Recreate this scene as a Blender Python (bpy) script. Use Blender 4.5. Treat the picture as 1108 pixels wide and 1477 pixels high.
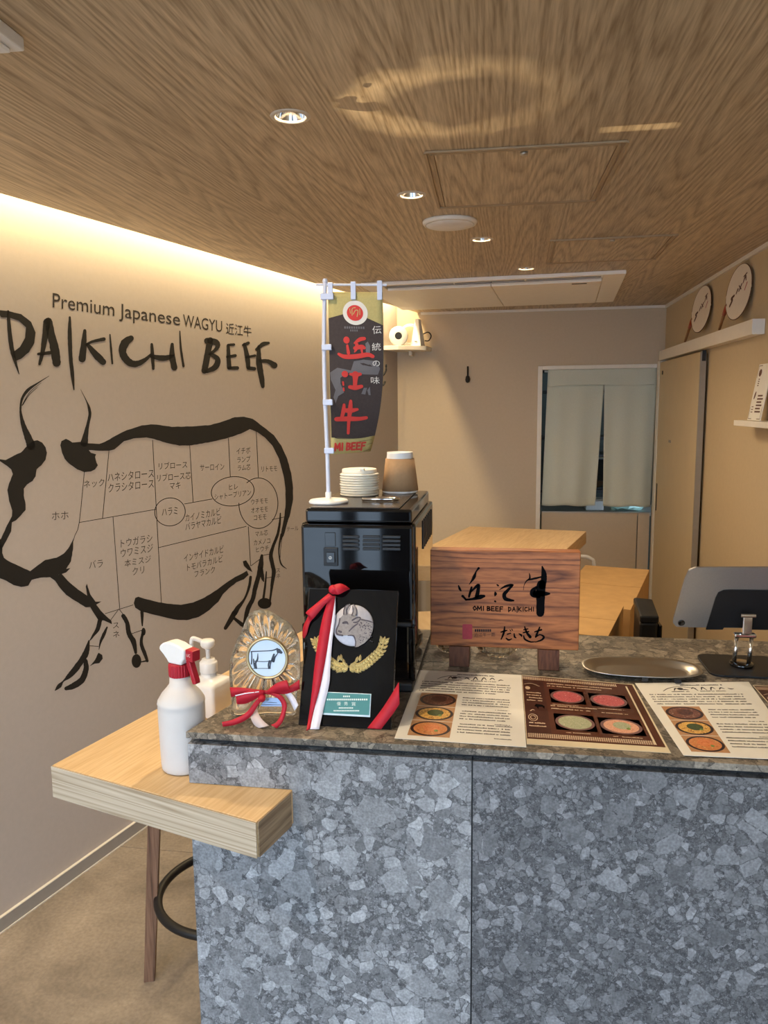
import bpy, bmesh, math, random
from mathutils import Vector, Matrix
random.seed(7)
WORLD_S, EXPOSURE, COVE_E, DL_E, GL_E = 5.5, 0.6, 46.0, 16.0, 1000.0
for o in list(bpy.data.objects): bpy.data.objects.remove(o)
scene = bpy.context.scene
COL = scene.collection
PI = math.pi
# ------------------------------------------------------------------ camera
F_PX, PITCH, ROLL, YAW, CAM_Z = 1105.0, math.radians(7.9), 0.011, math.radians(9.0), 1.62
_cp, _sp = math.cos(PITCH), math.sin(PITCH)
_RZ = Matrix.Rotation(YAW, 3, 'Z')
FW = _RZ @ Vector((0, _cp, -_sp)); _R0 = _RZ @ Vector((1, 0, 0)); _U0 = _RZ @ Vector((0, _sp, _cp))
RT = math.cos(ROLL) * _R0 - math.sin(ROLL) * _U0
UPV = math.sin(ROLL) * _R0 + math.cos(ROLL) * _U0
cam_d = bpy.data.cameras.new('camera'); cam = bpy.data.objects.new('camera', cam_d); COL.objects.link(cam)
cam_d.sensor_fit = 'VERTICAL'; cam_d.sensor_height = 36.0; cam_d.lens = 36.0 * F_PX / 1477.0
cam_d.clip_start = 0.02; cam_d.clip_end = 200
cam.matrix_world = Matrix.Translation((0, 0, CAM_Z)) @ Matrix((RT, UPV, -FW)).transposed().to_4x4()
scene.camera = cam
# ------------------------------------------------------------------ world, exposure
wd = bpy.data.worlds.new('world'); scene.world = wd; wd.use_nodes = True
bg = wd.node_tree.nodes['Background']
bg.inputs[0].default_value = (0.60, 0.78, 1.0, 1); bg.inputs[1].default_value = WORLD_S
vs = scene.view_settings; vs.view_transform = 'Standard'; vs.look = 'None'; vs.gamma = 1.0
vs.use_curve_mapping = False; vs.exposure = EXPOSURE

# ------------------------------------------------------------------ survey helpers (photo pixel -> point on a real plane)
CP = Vector((0, 0, CAM_Z))
def ray(x, y): return FW + RT * ((x - 554) / F_PX) + UPV * ((738.5 - y) / F_PX)
def onplane(x, y, p, n):
    r = ray(x, y); return CP + r * ((Vector(p) - CP).dot(n) / r.dot(n))
def onz(x, y, z): return onplane(x, y, (0, 0, z), Vector((0, 0, 1)))
def ony(x, y, Y): return onplane(x, y, (0, Y, 0), Vector((0, 1, 0)))
def onx(x, y, X): return onplane(x, y, (X, 0, 0), Vector((1, 0, 0)))

class Plane:
    """a real plane with its own 2-D frame (u right, v up, n towards the viewer)"""
    def __init__(s, o, eu, ev):
        s.o = Vector(o); s.eu = Vector(eu).normalized(); ev = Vector(ev)
        s.ev = (ev - s.eu * ev.dot(s.eu)).normalized(); s.n = s.eu.cross(s.ev)
    def P(s, u, v, d=0.0): return s.o + s.eu * u + s.ev * v + s.n * d
    def px(s, x, y):
        q = onplane(x, y, s.o, s.n) - s.o; return (q.dot(s.eu), q.dot(s.ev))

# ------------------------------------------------------------------ object helpers
def tag(o, label=None, cat=None, group=None, kind=None):
    if label: o['label'] = label
    if cat: o['category'] = cat
    if group: o['group'] = group
    if kind: o['kind'] = kind
    return o
def wloc(o):
    v = Vector((0, 0, 0))
    while o is not None: v = v + o.location; o = o.parent
    return v
def thing(name, loc, label, cat, group=None):
    o = bpy.data.objects.new(name, None); COL.objects.link(o); o.location = loc; o.empty_display_size = 0.05
    return tag(o, label, cat, group)
def mk(name, verts, faces, mat, parent=None, smooth=False, origin=None, uvs=None):
    """verts in world metres"""
    org = wloc(parent) if parent is not None else (Vector(origin) if origin is not None else Vector((0, 0, 0)))
    me = bpy.data.meshes.new(name)
    me.from_pydata([tuple(Vector(v) - org) for v in verts], [], faces)
    me.update()
    if smooth: me.polygons.foreach_set('use_smooth', [True] * len(me.polygons))
    if uvs:
        ul = me.uv_layers.new(name='uv')
        for l in me.loops: ul.data[l.index].uv = uvs[l.vertex_index]
    if mat is not None: me.materials.append(mat)
    o = bpy.data.objects.new(name, me); COL.objects.link(o)
    if parent is not None: o.parent = parent
    else: o.location = org
    return o
def bm_out(bm):
    bm.verts.index_update(); v = [x.co.copy() for x in bm.verts]; f = [[q.index for q in p.verts] for p in bm.faces]; bm.free(); return v, f
def g_box(a, b, bevel=0.0, seg=2):
    bm = bmesh.new(); bmesh.ops.create_cube(bm, size=1)
    a = Vector(a); b = Vector(b); c = (a + b) / 2; s = b - a
    for v in bm.verts: v.co = Vector((v.co.x * s.x, v.co.y * s.y, v.co.z * s.z)) + c
    if bevel > 0: bmesh.ops.bevel(bm, geom=bm.edges[:], offset=bevel, segments=seg, affect='EDGES', profile=0.5)
    return bm_out(bm)
def g_prism(pts, z0, z1, bevel=0.0):
    n = len(pts); bm = bmesh.new()
    lo = [bm.verts.new((p[0], p[1], z0)) for p in pts]; hi = [bm.verts.new((p[0], p[1], z1)) for p in pts]
    bm.faces.new(lo[::-1]); bm.faces.new(hi)
    for i in range(n): bm.faces.new((lo[i], lo[(i + 1) % n], hi[(i + 1) % n], hi[i]))
    bmesh.ops.recalc_face_normals(bm, faces=bm.faces[:])
    if bevel > 0: bmesh.ops.bevel(bm, geom=bm.edges[:], offset=bevel, segments=2, affect='EDGES', profile=0.5)
    return bm_out(bm)
def g_lathe(prof, c, seg=32, cap0=True, cap1=True):
    v = []; f = []; m = len(prof)
    for r, z in prof:
        for k in range(seg):
            a = 2 * PI * k / seg; v.append(Vector((c[0] + r * math.cos(a), c[1] + r * math.sin(a), c[2] + z)))
    for i in range(m - 1):
        for k in range(seg):
            k2 = (k + 1) % seg; f.append([i * seg + k, i * seg + k2, (i + 1) * seg + k2, (i + 1) * seg + k])
    if cap0: f.append(list(range(seg))[::-1])
    if cap1: f.append([(m - 1) * seg + k for k in range(seg)])
    return v, f
def catmull(pts, n=6):
    out = []; P = [pts[0]] + list(pts) + [pts[-1]]
    for i in range(1, len(P) - 2):
        for k in range(n):
            t = k / n; q = []
            for d in range(len(pts[0])):
                p0, p1, p2, p3 = P[i - 1][d], P[i][d], P[i + 1][d], P[i + 2][d]
                q.append(0.5 * (2 * p1 + (p2 - p0) * t + (2 * p0 - 5 * p1 + 4 * p2 - p3) * t * t + (3 * p1 - p0 - 3 * p2 + p3) * t ** 3))
            out.append(tuple(q))
    out.append(tuple(pts[-1])); return out
def g_tube(pts, r, seg=10, closed=False):
    pts = [Vector(p) for p in pts]; n = len(pts); v = []; f = []
    up = Vector((0, 0, 1))
    for i, p in enumerate(pts):
        if closed: t = pts[(i + 1) % n] - pts[i - 1]
        else: t = pts[min(i + 1, n - 1)] - pts[max(i - 1, 0)]
        t.normalize(); a = t.cross(up)
        if a.length < 0.1: a = t.cross(Vector((0, 1, 0)))
        a.normalize(); b = a.cross(t); rr = r[i] if isinstance(r, (list, tuple)) else r
        for k in range(seg):
            q = 2 * PI * k / seg; v.append(p + a * (rr * math.cos(q)) + b * (rr * math.sin(q)))
    for i in range(n if closed else n - 1):
        j = (i + 1) % n
        for k in range(seg):
            k2 = (k + 1) % seg; f.append([i * seg + k, i * seg + k2, j * seg + k2, j * seg + k])
    if not closed: f.append(list(range(seg))[::-1]); f.append([(n - 1) * seg + k for k in range(seg)])
    return v, f
def join(*gs):
    v = []; f = []
    for a, b in gs:
        o = len(v); v += list(a); f += [[i + o for i in q] for q in b]
    return v, f
def xf(g, M): return [M @ Vector(p) for p in g[0]], g[1]
def box(name, a, b, mat, parent=None, bevel=0.0, origin=None, seg=2):
    g = g_box(a, b, bevel, seg)
    if parent is None and origin is None: origin = ((a[0] + b[0]) / 2, (a[1] + b[1]) / 2, a[2])
    return mk(name, g[0], g[1], mat, parent, origin=origin)
def P_(name, g, mat, parent=None, smooth=False, origin=None): return mk(name, g[0], g[1], mat, parent, smooth, origin)
def g_orient(g, pl, u, v, d=0): # local x,y,z geometry -> plane frame
    return [pl.P(u + p[0], v + p[1], d + p[2]) for p in g[0]], g[1]
# flat print: polygons and brush strokes in plane coordinates
def g_poly(pts):
    from mathutils.geometry import tessellate_polygon
    v = [Vector((p[0], p[1], 0)) for p in pts]
    return v, [list(t) for t in tessellate_polygon([v])]
def g_stroke(pts, n=6, jit=0.0):
    c = catmull(pts, n); L = []; R = []
    for i, p in enumerate(c):
        a = c[max(i - 1, 0)]; b = c[min(i + 1, len(c) - 1)]
        dx, dy = b[0] - a[0], b[1] - a[1]; l = math.hypot(dx, dy) or 1e-9
        w = max(p[2], 1e-6) / 2 ; w1 = w * (1 + random.uniform(-jit, jit)); w2 = w * (1 + random.uniform(-jit, jit))
        L.append((p[0] - dy / l * w1, p[1] + dx / l * w1)); R.append((p[0] + dy / l * w2, p[1] - dx / l * w2))
    v = []; f = []
    for i in range(len(c)): v += [Vector((*L[i], 0)), Vector((*R[i], 0))]
    for i in range(len(c) - 1): f.append([2 * i, 2 * i + 1, 2 * i + 3, 2 * i + 2])
    for e, nb in ((0, 1), (-1, -2)):   # round ends
        p = c[e]; q = c[nb]; dx, dy = p[0] - q[0], p[1] - q[1]; l = math.hypot(dx, dy) or 1e-9
        w = max(p[2], 1e-6) / 2; o = len(v); a0 = math.atan2(dy, dx)
        ring = [Vector((p[0] + w * math.cos(a0 - PI / 2 + PI * k / 5), p[1] + w * math.sin(a0 - PI / 2 + PI * k / 5), 0)) for k in range(6)]
        v += ring; f.append(list(range(o, o + 6)))
    return v, f
def g_ell(cx, cy, rx, ry, rot=0, n=28):
    c, s = math.cos(rot), math.sin(rot)
    return g_poly([(cx + rx * math.cos(2 * PI * k / n) * c - ry * math.sin(2 * PI * k / n) * s, cy + rx * math.cos(2 * PI * k / n) * s + ry * math.sin(2 * PI * k / n) * c) for k in range(n)])
def g_rect(x0, y0, x1, y1): return [Vector((x0, y0, 0)), Vector((x1, y0, 0)), Vector((x1, y1, 0)), Vector((x0, y1, 0))], [[0, 1, 2, 3]]
_tc = {}
def text_g(s, off=0.0):
    """text as a flat mesh, fitted into the unit square"""
    k = (s, off)
    if k in _tc: return _tc[k]
    cu = bpy.data.curves.new('t', 'FONT'); cu.body = s; cu.resolution_u = 3; cu.offset = off; cu.dimensions = '2D'; cu.fill_mode = 'FRONT'
    ob = bpy.data.objects.new('t', cu); COL.objects.link(ob)
    dg = bpy.context.evaluated_depsgraph_get(); ev = ob.evaluated_get(dg); me = ev.to_mesh()
    v = [p.co.copy() for p in me.vertices]; f = [list(p.vertices) for p in me.polygons]
    ev.to_mesh_clear(); bpy.data.objects.remove(ob); bpy.data.curves.remove(cu)
    if not v: _tc[k] = ([], []); return _tc[k]
    x0 = min(p.x for p in v); x1 = max(p.x for p in v); y0 = min(p.y for p in v); y1 = max(p.y for p in v)
    v = [Vector(((p.x - x0) / max(x1 - x0, 1e-6), (p.y - y0) / max(y1 - y0, 1e-6), 0)) for p in v]
    _tc[k] = (v, f); return _tc[k]
def text_box(s, x0, y0, x1, y1, h0, h1=None, off=0.0):
    """text between two baseline ends (image axes: y down), height h0..h1, result in those axes"""
    v, f = text_g(s, off); h1 = h0 if h1 is None else h1
    return [Vector((x0 + (x1 - x0) * p.x, y0 + (y1 - y0) * p.x - (h0 + (h1 - h0) * p.x) * p.y, 0)) for p in v], f
_AL = {'M': [[(0, 1), (.08, 0), (.5, .7), (.92, 0), (1, 1)]], 'I': [[(.5, 0), (.5, 1)]], 'B': [[(.1, 0), (.1, 1)], [(.1, 0), (.8, .1), (.75, .4), (.1, .48)], [(.1, .48), (.95, .6), (.85, .92), (.1, 1)]], 'E': [[(.9, 0), (.1, 0), (.1, 1), (.95, 1)], [(.1, .5), (.8, .48)]], 'F': [[(.95, 0), (.1, .03), (.1, 1.15)], [(.1, .5), (.8, .48)]], 'O': [[(.5, 0), (0, .45), (.4, 1), (1, .6), (.5, 0)]], 'D': [[(.15, 0), (.2, 1.2)], [(.05, .05), (.8, .2), (.85, .7), (.2, 1)]], 'A': [[(.05, 1), (.5, 0), (.95, 1)], [(.2, .7), (.8, .65)]], 'K': [[(.1, 0), (.1, 1)], [(.9, .05), (.15, .55), (.95, 1)]], 'C': [[(.9, .1), (.2, .15), (.1, .7), (.5, 1), (.95, .85)]], 'H': [[(.1, 0), (.1, 1)], [(.1, .55), (.9, .5)], [(.9, 0), (.9, 1)]], '/': [[(.55, -.15), (.45, 1.3)]]}
def pen_text(s, x0, y0, x1, y1, h, w):
    """brush-pen capitals along a baseline (image axes, y down)"""
    W = {'I': 0.45, '/': 0.4, ' ': 0.5, 'M': 1.2}; tot = sum(W.get(c, 0.95) for c in s); out = []; x = 0.0
    for c in s:
        cw = W.get(c, 0.95)
        for st in _AL.get(c, []):
            pts = []
            for a, b in st:
                t = (x + a * cw * 0.78) / tot; pts.append((x0 + (x1 - x0) * t, y0 + (y1 - y0) * t - h * (1 - b), w))
            for i in range(len(pts) - 1): out.append(g_stroke([pts[i], pts[i + 1]], 2))
        x += cw
    return out
def decal(name, gs, pl, mat, parent, d=0.0006, pix=None):
    """flat print on a plane; pix(x,y) maps trace coordinates to photo pixels, None = plane coords already"""
    v, f = join(*gs); out = []
    for p in v:
        u, w = (pl.px(*pix(p.x, p.y)) if pix else (p.x, p.y)); out.append(pl.P(u, w, d))
    # face the plane's front
    ff = []
    for q in f:
        a, b, c = out[q[0]], out[q[1]], out[q[2]]
        ff.append(q[::-1] if (b - a).cross(c - a).dot(pl.n) < 0 else q)
    return mk(name, out, ff, mat, parent, origin=None if parent is not None else pl.P(0, 0))
def copy_tree(o, parent=None):
    c = o.copy(); COL.objects.link(c); c.parent = parent
    for ch in [x for x in KIDS(o)]: copy_tree(ch, c)
    return c
def KIDS(o): return list(o.children)

# ------------------------------------------------------------------ materials
def lin(c):  # sRGB 0-255 -> linear
    return tuple(((x / 255) / 12.92 if x / 255 <= 0.04045 else ((x / 255 + 0.055) / 1.055) ** 2.4) for x in c) + (1,)
MATS = {}
def mat(name, col=(200, 200, 200), rough=0.5, metal=0.0, spec=0.5, trans=0.0, ior=1.45, emit=None, es=0, noise=0.05, nscale=30, bump=0.0, bscale=200, coat=0.0, sss=0.0):
    """principled material whose colour varies slightly through a noise texture"""
    m = bpy.data.materials.new(name); m.use_nodes = True; nt = m.node_tree; b = nt.nodes['Principled BSDF']
    c = lin(col)
    if noise > 0:
        tc = nt.nodes.new('ShaderNodeTexCoord'); nz = nt.nodes.new('ShaderNodeTexNoise'); nz.inputs['Scale'].default_value = nscale; nz.inputs['Detail'].default_value = 4
        rp = nt.nodes.new('ShaderNodeValToRGB'); rp.color_ramp.elements[0].position = 0.3; rp.color_ramp.elements[1].position = 0.7
        rp.color_ramp.elements[0].color = tuple(x * (1 - noise) for x in c[:3]) + (1,); rp.color_ramp.elements[1].color = tuple(min(1, x * (1 + noise)) for x in c[:3]) + (1,)
        nt.links.new(tc.outputs['Object'], nz.inputs['Vector']); nt.links.new(nz.outputs['Fac'], rp.inputs[0]); nt.links.new(rp.outputs[0], b.inputs['Base Color'])
    else: b.inputs['Base Color'].default_value = c
    b.inputs['Roughness'].default_value = rough; b.inputs['Metallic'].default_value = metal; b.inputs['Specular IOR Level'].default_value = spec
    b.inputs['Transmission Weight'].default_value = trans; b.inputs['IOR'].default_value = ior; b.inputs['Coat Weight'].default_value = coat
    if sss: b.inputs['Subsurface Weight'].default_value = sss; b.inputs['Subsurface Radius'].default_value = (0.02, 0.02, 0.02)
    if emit: b.inputs['Emission Color'].default_value = lin(emit); b.inputs['Emission Strength'].default_value = es
    if bump > 0:
        tc = nt.nodes.new('ShaderNodeTexCoord'); nz = nt.nodes.new('ShaderNodeTexNoise'); nz.inputs['Scale'].default_value = bscale; nz.inputs['Detail'].default_value = 3
        bp = nt.nodes.new('ShaderNodeBump'); bp.inputs['Strength'].default_value = bump; bp.inputs['Distance'].default_value = 0.002
        nt.links.new(tc.outputs['Object'], nz.inputs['Vector']); nt.links.new(nz.outputs['Fac'], bp.inputs['Height']); nt.links.new(bp.outputs[0], b.inputs['Normal'])
    MATS[name] = m; return m
def ramp(nt, els):
    r = nt.nodes.new('ShaderNodeValToRGB'); e = r.color_ramp.elements
    while len(e) < len(els): e.new(0.5)
    for k, (p, c) in enumerate(els): e[k].position = p; e[k].color = c if len(c) == 4 else tuple(c) + (1,)
    return r
def wood(name, c_dark, c_light, axis='Y', ring=14.0, stretch=0.06, rough=0.5, lines=0.5, rot=0.0, fine=1.0, spec=0.3, dist=6.0, bias=0.45):
    """long-grained timber; axis = grain direction in object space"""
    m = bpy.data.materials.new(name); m.use_nodes = True; nt = m.node_tree; b = nt.nodes['Principled BSDF']; L = nt.links.new
    tc = nt.nodes.new('ShaderNodeTexCoord'); mp = nt.nodes.new('ShaderNodeMapping'); L(tc.outputs['Object'], mp.inputs['Vector'])
    sc = [1, 1, 1]; sc['XYZ'.index(axis)] = stretch; mp.inputs['Scale'].default_value = sc; mp.inputs['Rotation'].default_value = (0, 0, rot)
    if rot: 
        mp.vector_type = 'TEXTURE'; mp.inputs['Scale'].default_value = [1 / x for x in sc]
    n1 = nt.nodes.new('ShaderNodeTexNoise'); n1.inputs['Scale'].default_value = dist; n1.inputs['Detail'].default_value = 2; n1.inputs['Roughness'].default_value = .45; L(mp.outputs[0], n1.inputs['Vector'])
    ml = nt.nodes.new('ShaderNodeMath'); ml.operation = 'MULTIPLY'; ml.inputs[1].default_value = ring; L(n1.outputs['Fac'], ml.inputs[0])
    fr = nt.nodes.new('ShaderNodeMath'); fr.operation = 'FRACT'; L(ml.outputs[0], fr.inputs[0])
    r1 = ramp(nt, [(0.0, lin(c_dark)), (bias, lin(c_light)), (0.85, lin(tuple(0.7 * a + 0.3 * d for a, d in zip(c_light, c_dark)))), (1.0, lin(c_dark))]); L(fr.outputs[0], r1.inputs[0])
    n2 = nt.nodes.new('ShaderNodeTexNoise'); n2.inputs['Scale'].default_value = 220 * fine; n2.inputs['Detail'].default_value = 3; L(mp.outputs[0], n2.inputs['Vector'])
    r2 = ramp(nt, [(0.35, lin(c_dark)), (0.62, lin(c_light))]); L(n2.outputs['Fac'], r2.inputs[0])
    mx = nt.nodes.new('ShaderNodeMix'); mx.data_type = 'RGBA'; mx.inputs['Factor'].default_value = 1 - lines; L(r1.outputs[0], mx.inputs['A']); L(r2.outputs[0], mx.inputs['B'])
    n3 = nt.nodes.new('ShaderNodeTexNoise'); n3.inputs['Scale'].default_value = 2.2; n3.inputs['Detail'].default_value = 2; L(mp.outputs[0], n3.inputs['Vector'])
    r3 = ramp(nt, [(0.3, (0.86, 0.86, 0.86)), (0.7, (1.1, 1.1, 1.1))]); L(n3.outputs['Fac'], r3.inputs[0])
    m2 = nt.nodes.new('ShaderNodeMix'); m2.data_type = 'RGBA'; m2.blend_type = 'MULTIPLY'; m2.inputs['Factor'].default_value = 1; L(mx.outputs['Result'], m2.inputs['A']); L(r3.outputs[0], m2.inputs['B'])
    L(m2.outputs['Result'], b.inputs['Base Color']); b.inputs['Roughness'].default_value = rough; b.inputs['Specular IOR Level'].default_value = spec
    bp = nt.nodes.new('ShaderNodeBump'); bp.inputs['Strength'].default_value = 0.12; bp.inputs['Distance'].default_value = 0.001; L(n2.outputs['Fac'], bp.inputs['Height']); L(bp.outputs[0], b.inputs['Normal'])
    MATS[name] = m; return m
def breccia(name, tone=(1.0, 1.0, 1.0), fine=1.0, big=0.72):
    """grey stone of angular fragments in several sizes"""
    m = bpy.data.materials.new(name); m.use_nodes = True; nt = m.node_tree; b = nt.nodes['Principled BSDF']; L = nt.links.new
    tc = nt.nodes.new('ShaderNodeTexCoord')
    wn = nt.nodes.new('ShaderNodeTexNoise'); wn.inputs['Scale'].default_value = 26; wn.inputs['Detail'].default_value = 1.5; L(tc.outputs['Object'], wn.inputs['Vector'])
    ad = nt.nodes.new('ShaderNodeVectorMath'); ad.operation = 'MULTIPLY_ADD'; ad.inputs[1].default_value = (.016, .016, .016); L(wn.outputs['Color'], ad.inputs[0]); L(tc.outputs['Object'], ad.inputs[2])
    def layer(scale, lo, hi, edge):
        v = nt.nodes.new('ShaderNodeTexVoronoi'); v.inputs['Scale'].default_value = scale; L(ad.outputs[0], v.inputs['Vector'])
        e = nt.nodes.new('ShaderNodeTexVoronoi'); e.feature = 'DISTANCE_TO_EDGE'; e.inputs['Scale'].default_value = scale; L(ad.outputs[0], e.inputs['Vector'])
        sp = nt.nodes.new('ShaderNodeSeparateColor'); L(v.outputs['Color'], sp.inputs[0])
        r = ramp(nt, [(0.0, lo), (0.55, tuple((a + c) / 2 for a, c in zip(lo, hi))), (1.0, hi)]); L(sp.outputs[0], r.inputs[0])
        er = ramp(nt, [(0.0, (0.5, 0.5, 0.52)), (edge, (1, 1, 1))]); L(e.outputs['Distance'], er.inputs[0])
        mx = nt.nodes.new('ShaderNodeMix'); mx.data_type = 'RGBA'; mx.blend_type = 'MULTIPLY'; mx.inputs['Factor'].default_value = 1; L(r.outputs[0], mx.inputs['A']); L(er.outputs[0], mx.inputs['B'])
        return mx.outputs['Result'], sp.outputs[1], e.outputs['Distance']
    K = lambda c: tuple(x * t for x, t in zip(lin((c, c, c + 1))[:3], tone))
    A, _, _ = layer(240 * fine, K(98), K(158), 0.14)
    B, bs, be = layer(92 * fine, K(112), K(176), 0.09)
    C, cs, ce = layer(50 * fine, K(124), K(190), 0.06)
    D, ds, de = layer(25 * fine, K(124), K(182), 0.035)
    def mask(s, e, th, et):
        g = nt.nodes.new('ShaderNodeMath'); g.operation = 'GREATER_THAN'; g.inputs[1].default_value = th; L(s, g.inputs[0])
        h = nt.nodes.new('ShaderNodeMath'); h.operation = 'GREATER_THAN'; h.inputs[1].default_value = et; L(e, h.inputs[0])
        k = nt.nodes.new('ShaderNodeMath'); k.operation = 'MULTIPLY'; L(g.outputs[0], k.inputs[0]); L(h.outputs[0], k.inputs[1]); return k.outputs[0]
    def mixc(f, a, c):
        x = nt.nodes.new('ShaderNodeMix'); x.data_type = 'RGBA'; L(f, x.inputs['Factor']); L(a, x.inputs['A']); L(c, x.inputs['B']); return x.outputs['Result']
    r = mixc(mask(bs, be, 0.45, 0.05), A, B); r = mixc(mask(cs, ce, big - 0.08, 0.03), r, C); r = mixc(mask(ds, de, big + 0.06, 0.03), r, D)
    fn = nt.nodes.new('ShaderNodeTexNoise'); fn.inputs['Scale'].default_value = 260; fn.inputs['Detail'].default_value = 5; L(tc.outputs['Object'], fn.inputs['Vector'])
    fr = ramp(nt, [(0.3, (0.66, 0.66, 0.66)), (0.7, (1.16, 1.16, 1.16))]); L(fn.outputs['Fac'], fr.inputs[0])
    bn = nt.nodes.new('ShaderNodeTexNoise'); bn.inputs['Scale'].default_value = 4; bn.inputs['Detail'].default_value = 3; L(tc.outputs['Object'], bn.inputs['Vector'])
    br = ramp(nt, [(0.3, (0.78, 0.78, 0.78)), (0.7, (1.1, 1.1, 1.1))]); L(bn.outputs['Fac'], br.inputs[0])
    mn = nt.nodes.new('ShaderNodeTexNoise'); mn.inputs['Scale'].default_value = 75; mn.inputs['Detail'].default_value = 4; mn.inputs['Roughness'].default_value = 0.65; L(tc.outputs['Object'], mn.inputs['Vector'])
    mr_ = ramp(nt, [(0.32, (0.74, 0.74, 0.74)), (0.66, (1.14, 1.14, 1.14))]); L(mn.outputs['Fac'], mr_.inputs[0])
    for rr in (fr, br, mr_):
        x = nt.nodes.new('ShaderNodeMix'); x.data_type = 'RGBA'; x.blend_type = 'MULTIPLY'; x.inputs['Factor'].default_value = 1; L(r, x.inputs['A']); L(rr.outputs[0], x.inputs['B']); r = x.outputs['Result']
    L(r, b.inputs['Base Color']); b.inputs['Roughness'].default_value = 0.5; b.inputs['Specular IOR Level'].default_value = 0.35
    bp = nt.nodes.new('ShaderNodeBump'); bp.inputs['Strength'].default_value = 0.15; bp.inputs['Distance'].default_value = 0.001; L(fn.outputs['Fac'], bp.inputs['Height']); L(bp.outputs[0], b.inputs['Normal'])
    MATS[name] = m; return m
def spots(name, cols, scale=120, rough=0.4, detail=3, thr=(0.38, 0.5, 0.62)):
    """printed photo of food: several colours through a noise"""
    m = bpy.data.materials.new(name); m.use_nodes = True; nt = m.node_tree; b = nt.nodes['Principled BSDF']; L = nt.links.new
    tc = nt.nodes.new('ShaderNodeTexCoord'); nz = nt.nodes.new('ShaderNodeTexNoise'); nz.inputs['Scale'].default_value = scale; nz.inputs['Detail'].default_value = detail; nz.inputs['Distortion'].default_value = 1.2
    L(tc.outputs['Object'], nz.inputs['Vector']); r = ramp(nt, [(0.3 + 0.4 * k / max(1, len(cols) - 1), lin(c)) for k, c in enumerate(cols)]); L(nz.outputs['Fac'], r.inputs[0]); L(r.outputs[0], b.inputs['Base Color'])
    b.inputs['Roughness'].default_value = rough; MATS[name] = m; return m
def lattice(name, c1, c2, scale):
    m = bpy.data.materials.new(name); m.use_nodes = True; nt = m.node_tree; b = nt.nodes['Principled BSDF']; L = nt.links.new
    tc = nt.nodes.new('ShaderNodeTexCoord'); mp = nt.nodes.new('ShaderNodeMapping'); mp.inputs['Rotation'].default_value = (0, 0, PI / 4); L(tc.outputs['Object'], mp.inputs[0])
    ck = nt.nodes.new('ShaderNodeTexChecker'); ck.inputs['Scale'].default_value = scale; ck.inputs['Color1'].default_value = lin(c1); ck.inputs['Color2'].default_value = lin(c2); L(mp.outputs[0], ck.inputs['Vector']); L(ck.outputs[0], b.inputs['Base Color'])
    b.inputs['Roughness'].default_value = 0.5; MATS[name] = m; return m
# ------------------------------------------------------------------ layout of the room
ZC = 2.22                       # ceiling
ZT = 1.09                       # counter top
ZB = 1.0                        # wooden table top
YB = 5.108                      # back wall
XR = 0.985                      # right wall
YF = -1.3                       # shop front behind the viewer
WA = Vector((-1.548, 1.983, 0)); WD = Vector((0.2595, 0.96574, 0)); WN = Vector((0.96574, -0.2595, 0))
def wl(t, off=0.0, z=0.0): return WA + WD * t + WN * off + Vector((0, 0, z))
T_BACK = (YB - WA.y) / WD.y; T_FRONT = (YF - WA.y) / WD.y
COVE = 0.128
# ------------------------------------------------------------------ lights of the room
def area(name, loc, rot, sx, sy, e, col, spread=PI):
    l = bpy.data.lights.new(name, 'AREA'); l.shape = 'RECTANGLE'; l.size = sx; l.size_y = sy; l.energy = e; l.color = col; l.spread = spread
    o = bpy.data.objects.new(name, l); COL.objects.link(o); o.location = loc; o.rotation_euler = rot; return o
tm = (T_FRONT + T_BACK) / 2
area('cove_led', wl(tm, COVE * 0.55, 2.36), (0, 0, math.atan2(WD.y, WD.x)), (T_BACK - T_FRONT) * 0.98, 0.02, COVE_E, (1.0, 0.78, 0.44))
def spot(name, loc, e, col, ang=110, blend=0.8, r=0.03, tgt=None):
    l = bpy.data.lights.new(name, 'SPOT'); l.energy = e; l.color = col; l.spot_size = math.radians(ang); l.spot_blend = blend; l.shadow_soft_size = r
    o = bpy.data.objects.new(name, l); COL.objects.link(o); o.location = loc
    if tgt is not None: o.rotation_euler = (Vector(tgt) - Vector(loc)).to_track_quat('-Z', 'Y').to_euler()
    return o

# added point lamps in place of sun glints; masks draw their ceiling patches
def glint(name, loc, e, build):
    l = bpy.data.lights.new(name, 'POINT'); l.energy = e; l.color = (1.0, 0.80, 0.52); l.shadow_soft_size = 0.0; l.use_nodes = True
    nt = l.node_tree; L = nt.links.new; em = nt.nodes['Emission']
    ge = nt.nodes.new('ShaderNodeNewGeometry'); sx = nt.nodes.new('ShaderNodeSeparateXYZ'); L(ge.outputs['Normal'], sx.inputs[0])
    def m(op, a, b=None, c=None):
        n = nt.nodes.new('ShaderNodeMath'); n.operation = op; n.use_clamp = False
        for i, q in enumerate((a, b, c)):
            if q is None: continue
            if isinstance(q, (int, float)): n.inputs[i].default_value = q
            else: L(q, n.inputs[i])
        return n.outputs[0]
    h = ZC - loc[2]
    x = m('MULTIPLY_ADD', m('DIVIDE', sx.outputs[0], sx.outputs[2]), h, loc[0]); y = m('MULTIPLY_ADD', m('DIVIDE', sx.outputs[1], sx.outputs[2]), h, loc[1])
    L(build(nt, m, x, y), em.inputs['Strength'])
    o = bpy.data.objects.new(name, l); COL.objects.link(o); o.location = loc; return o
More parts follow.
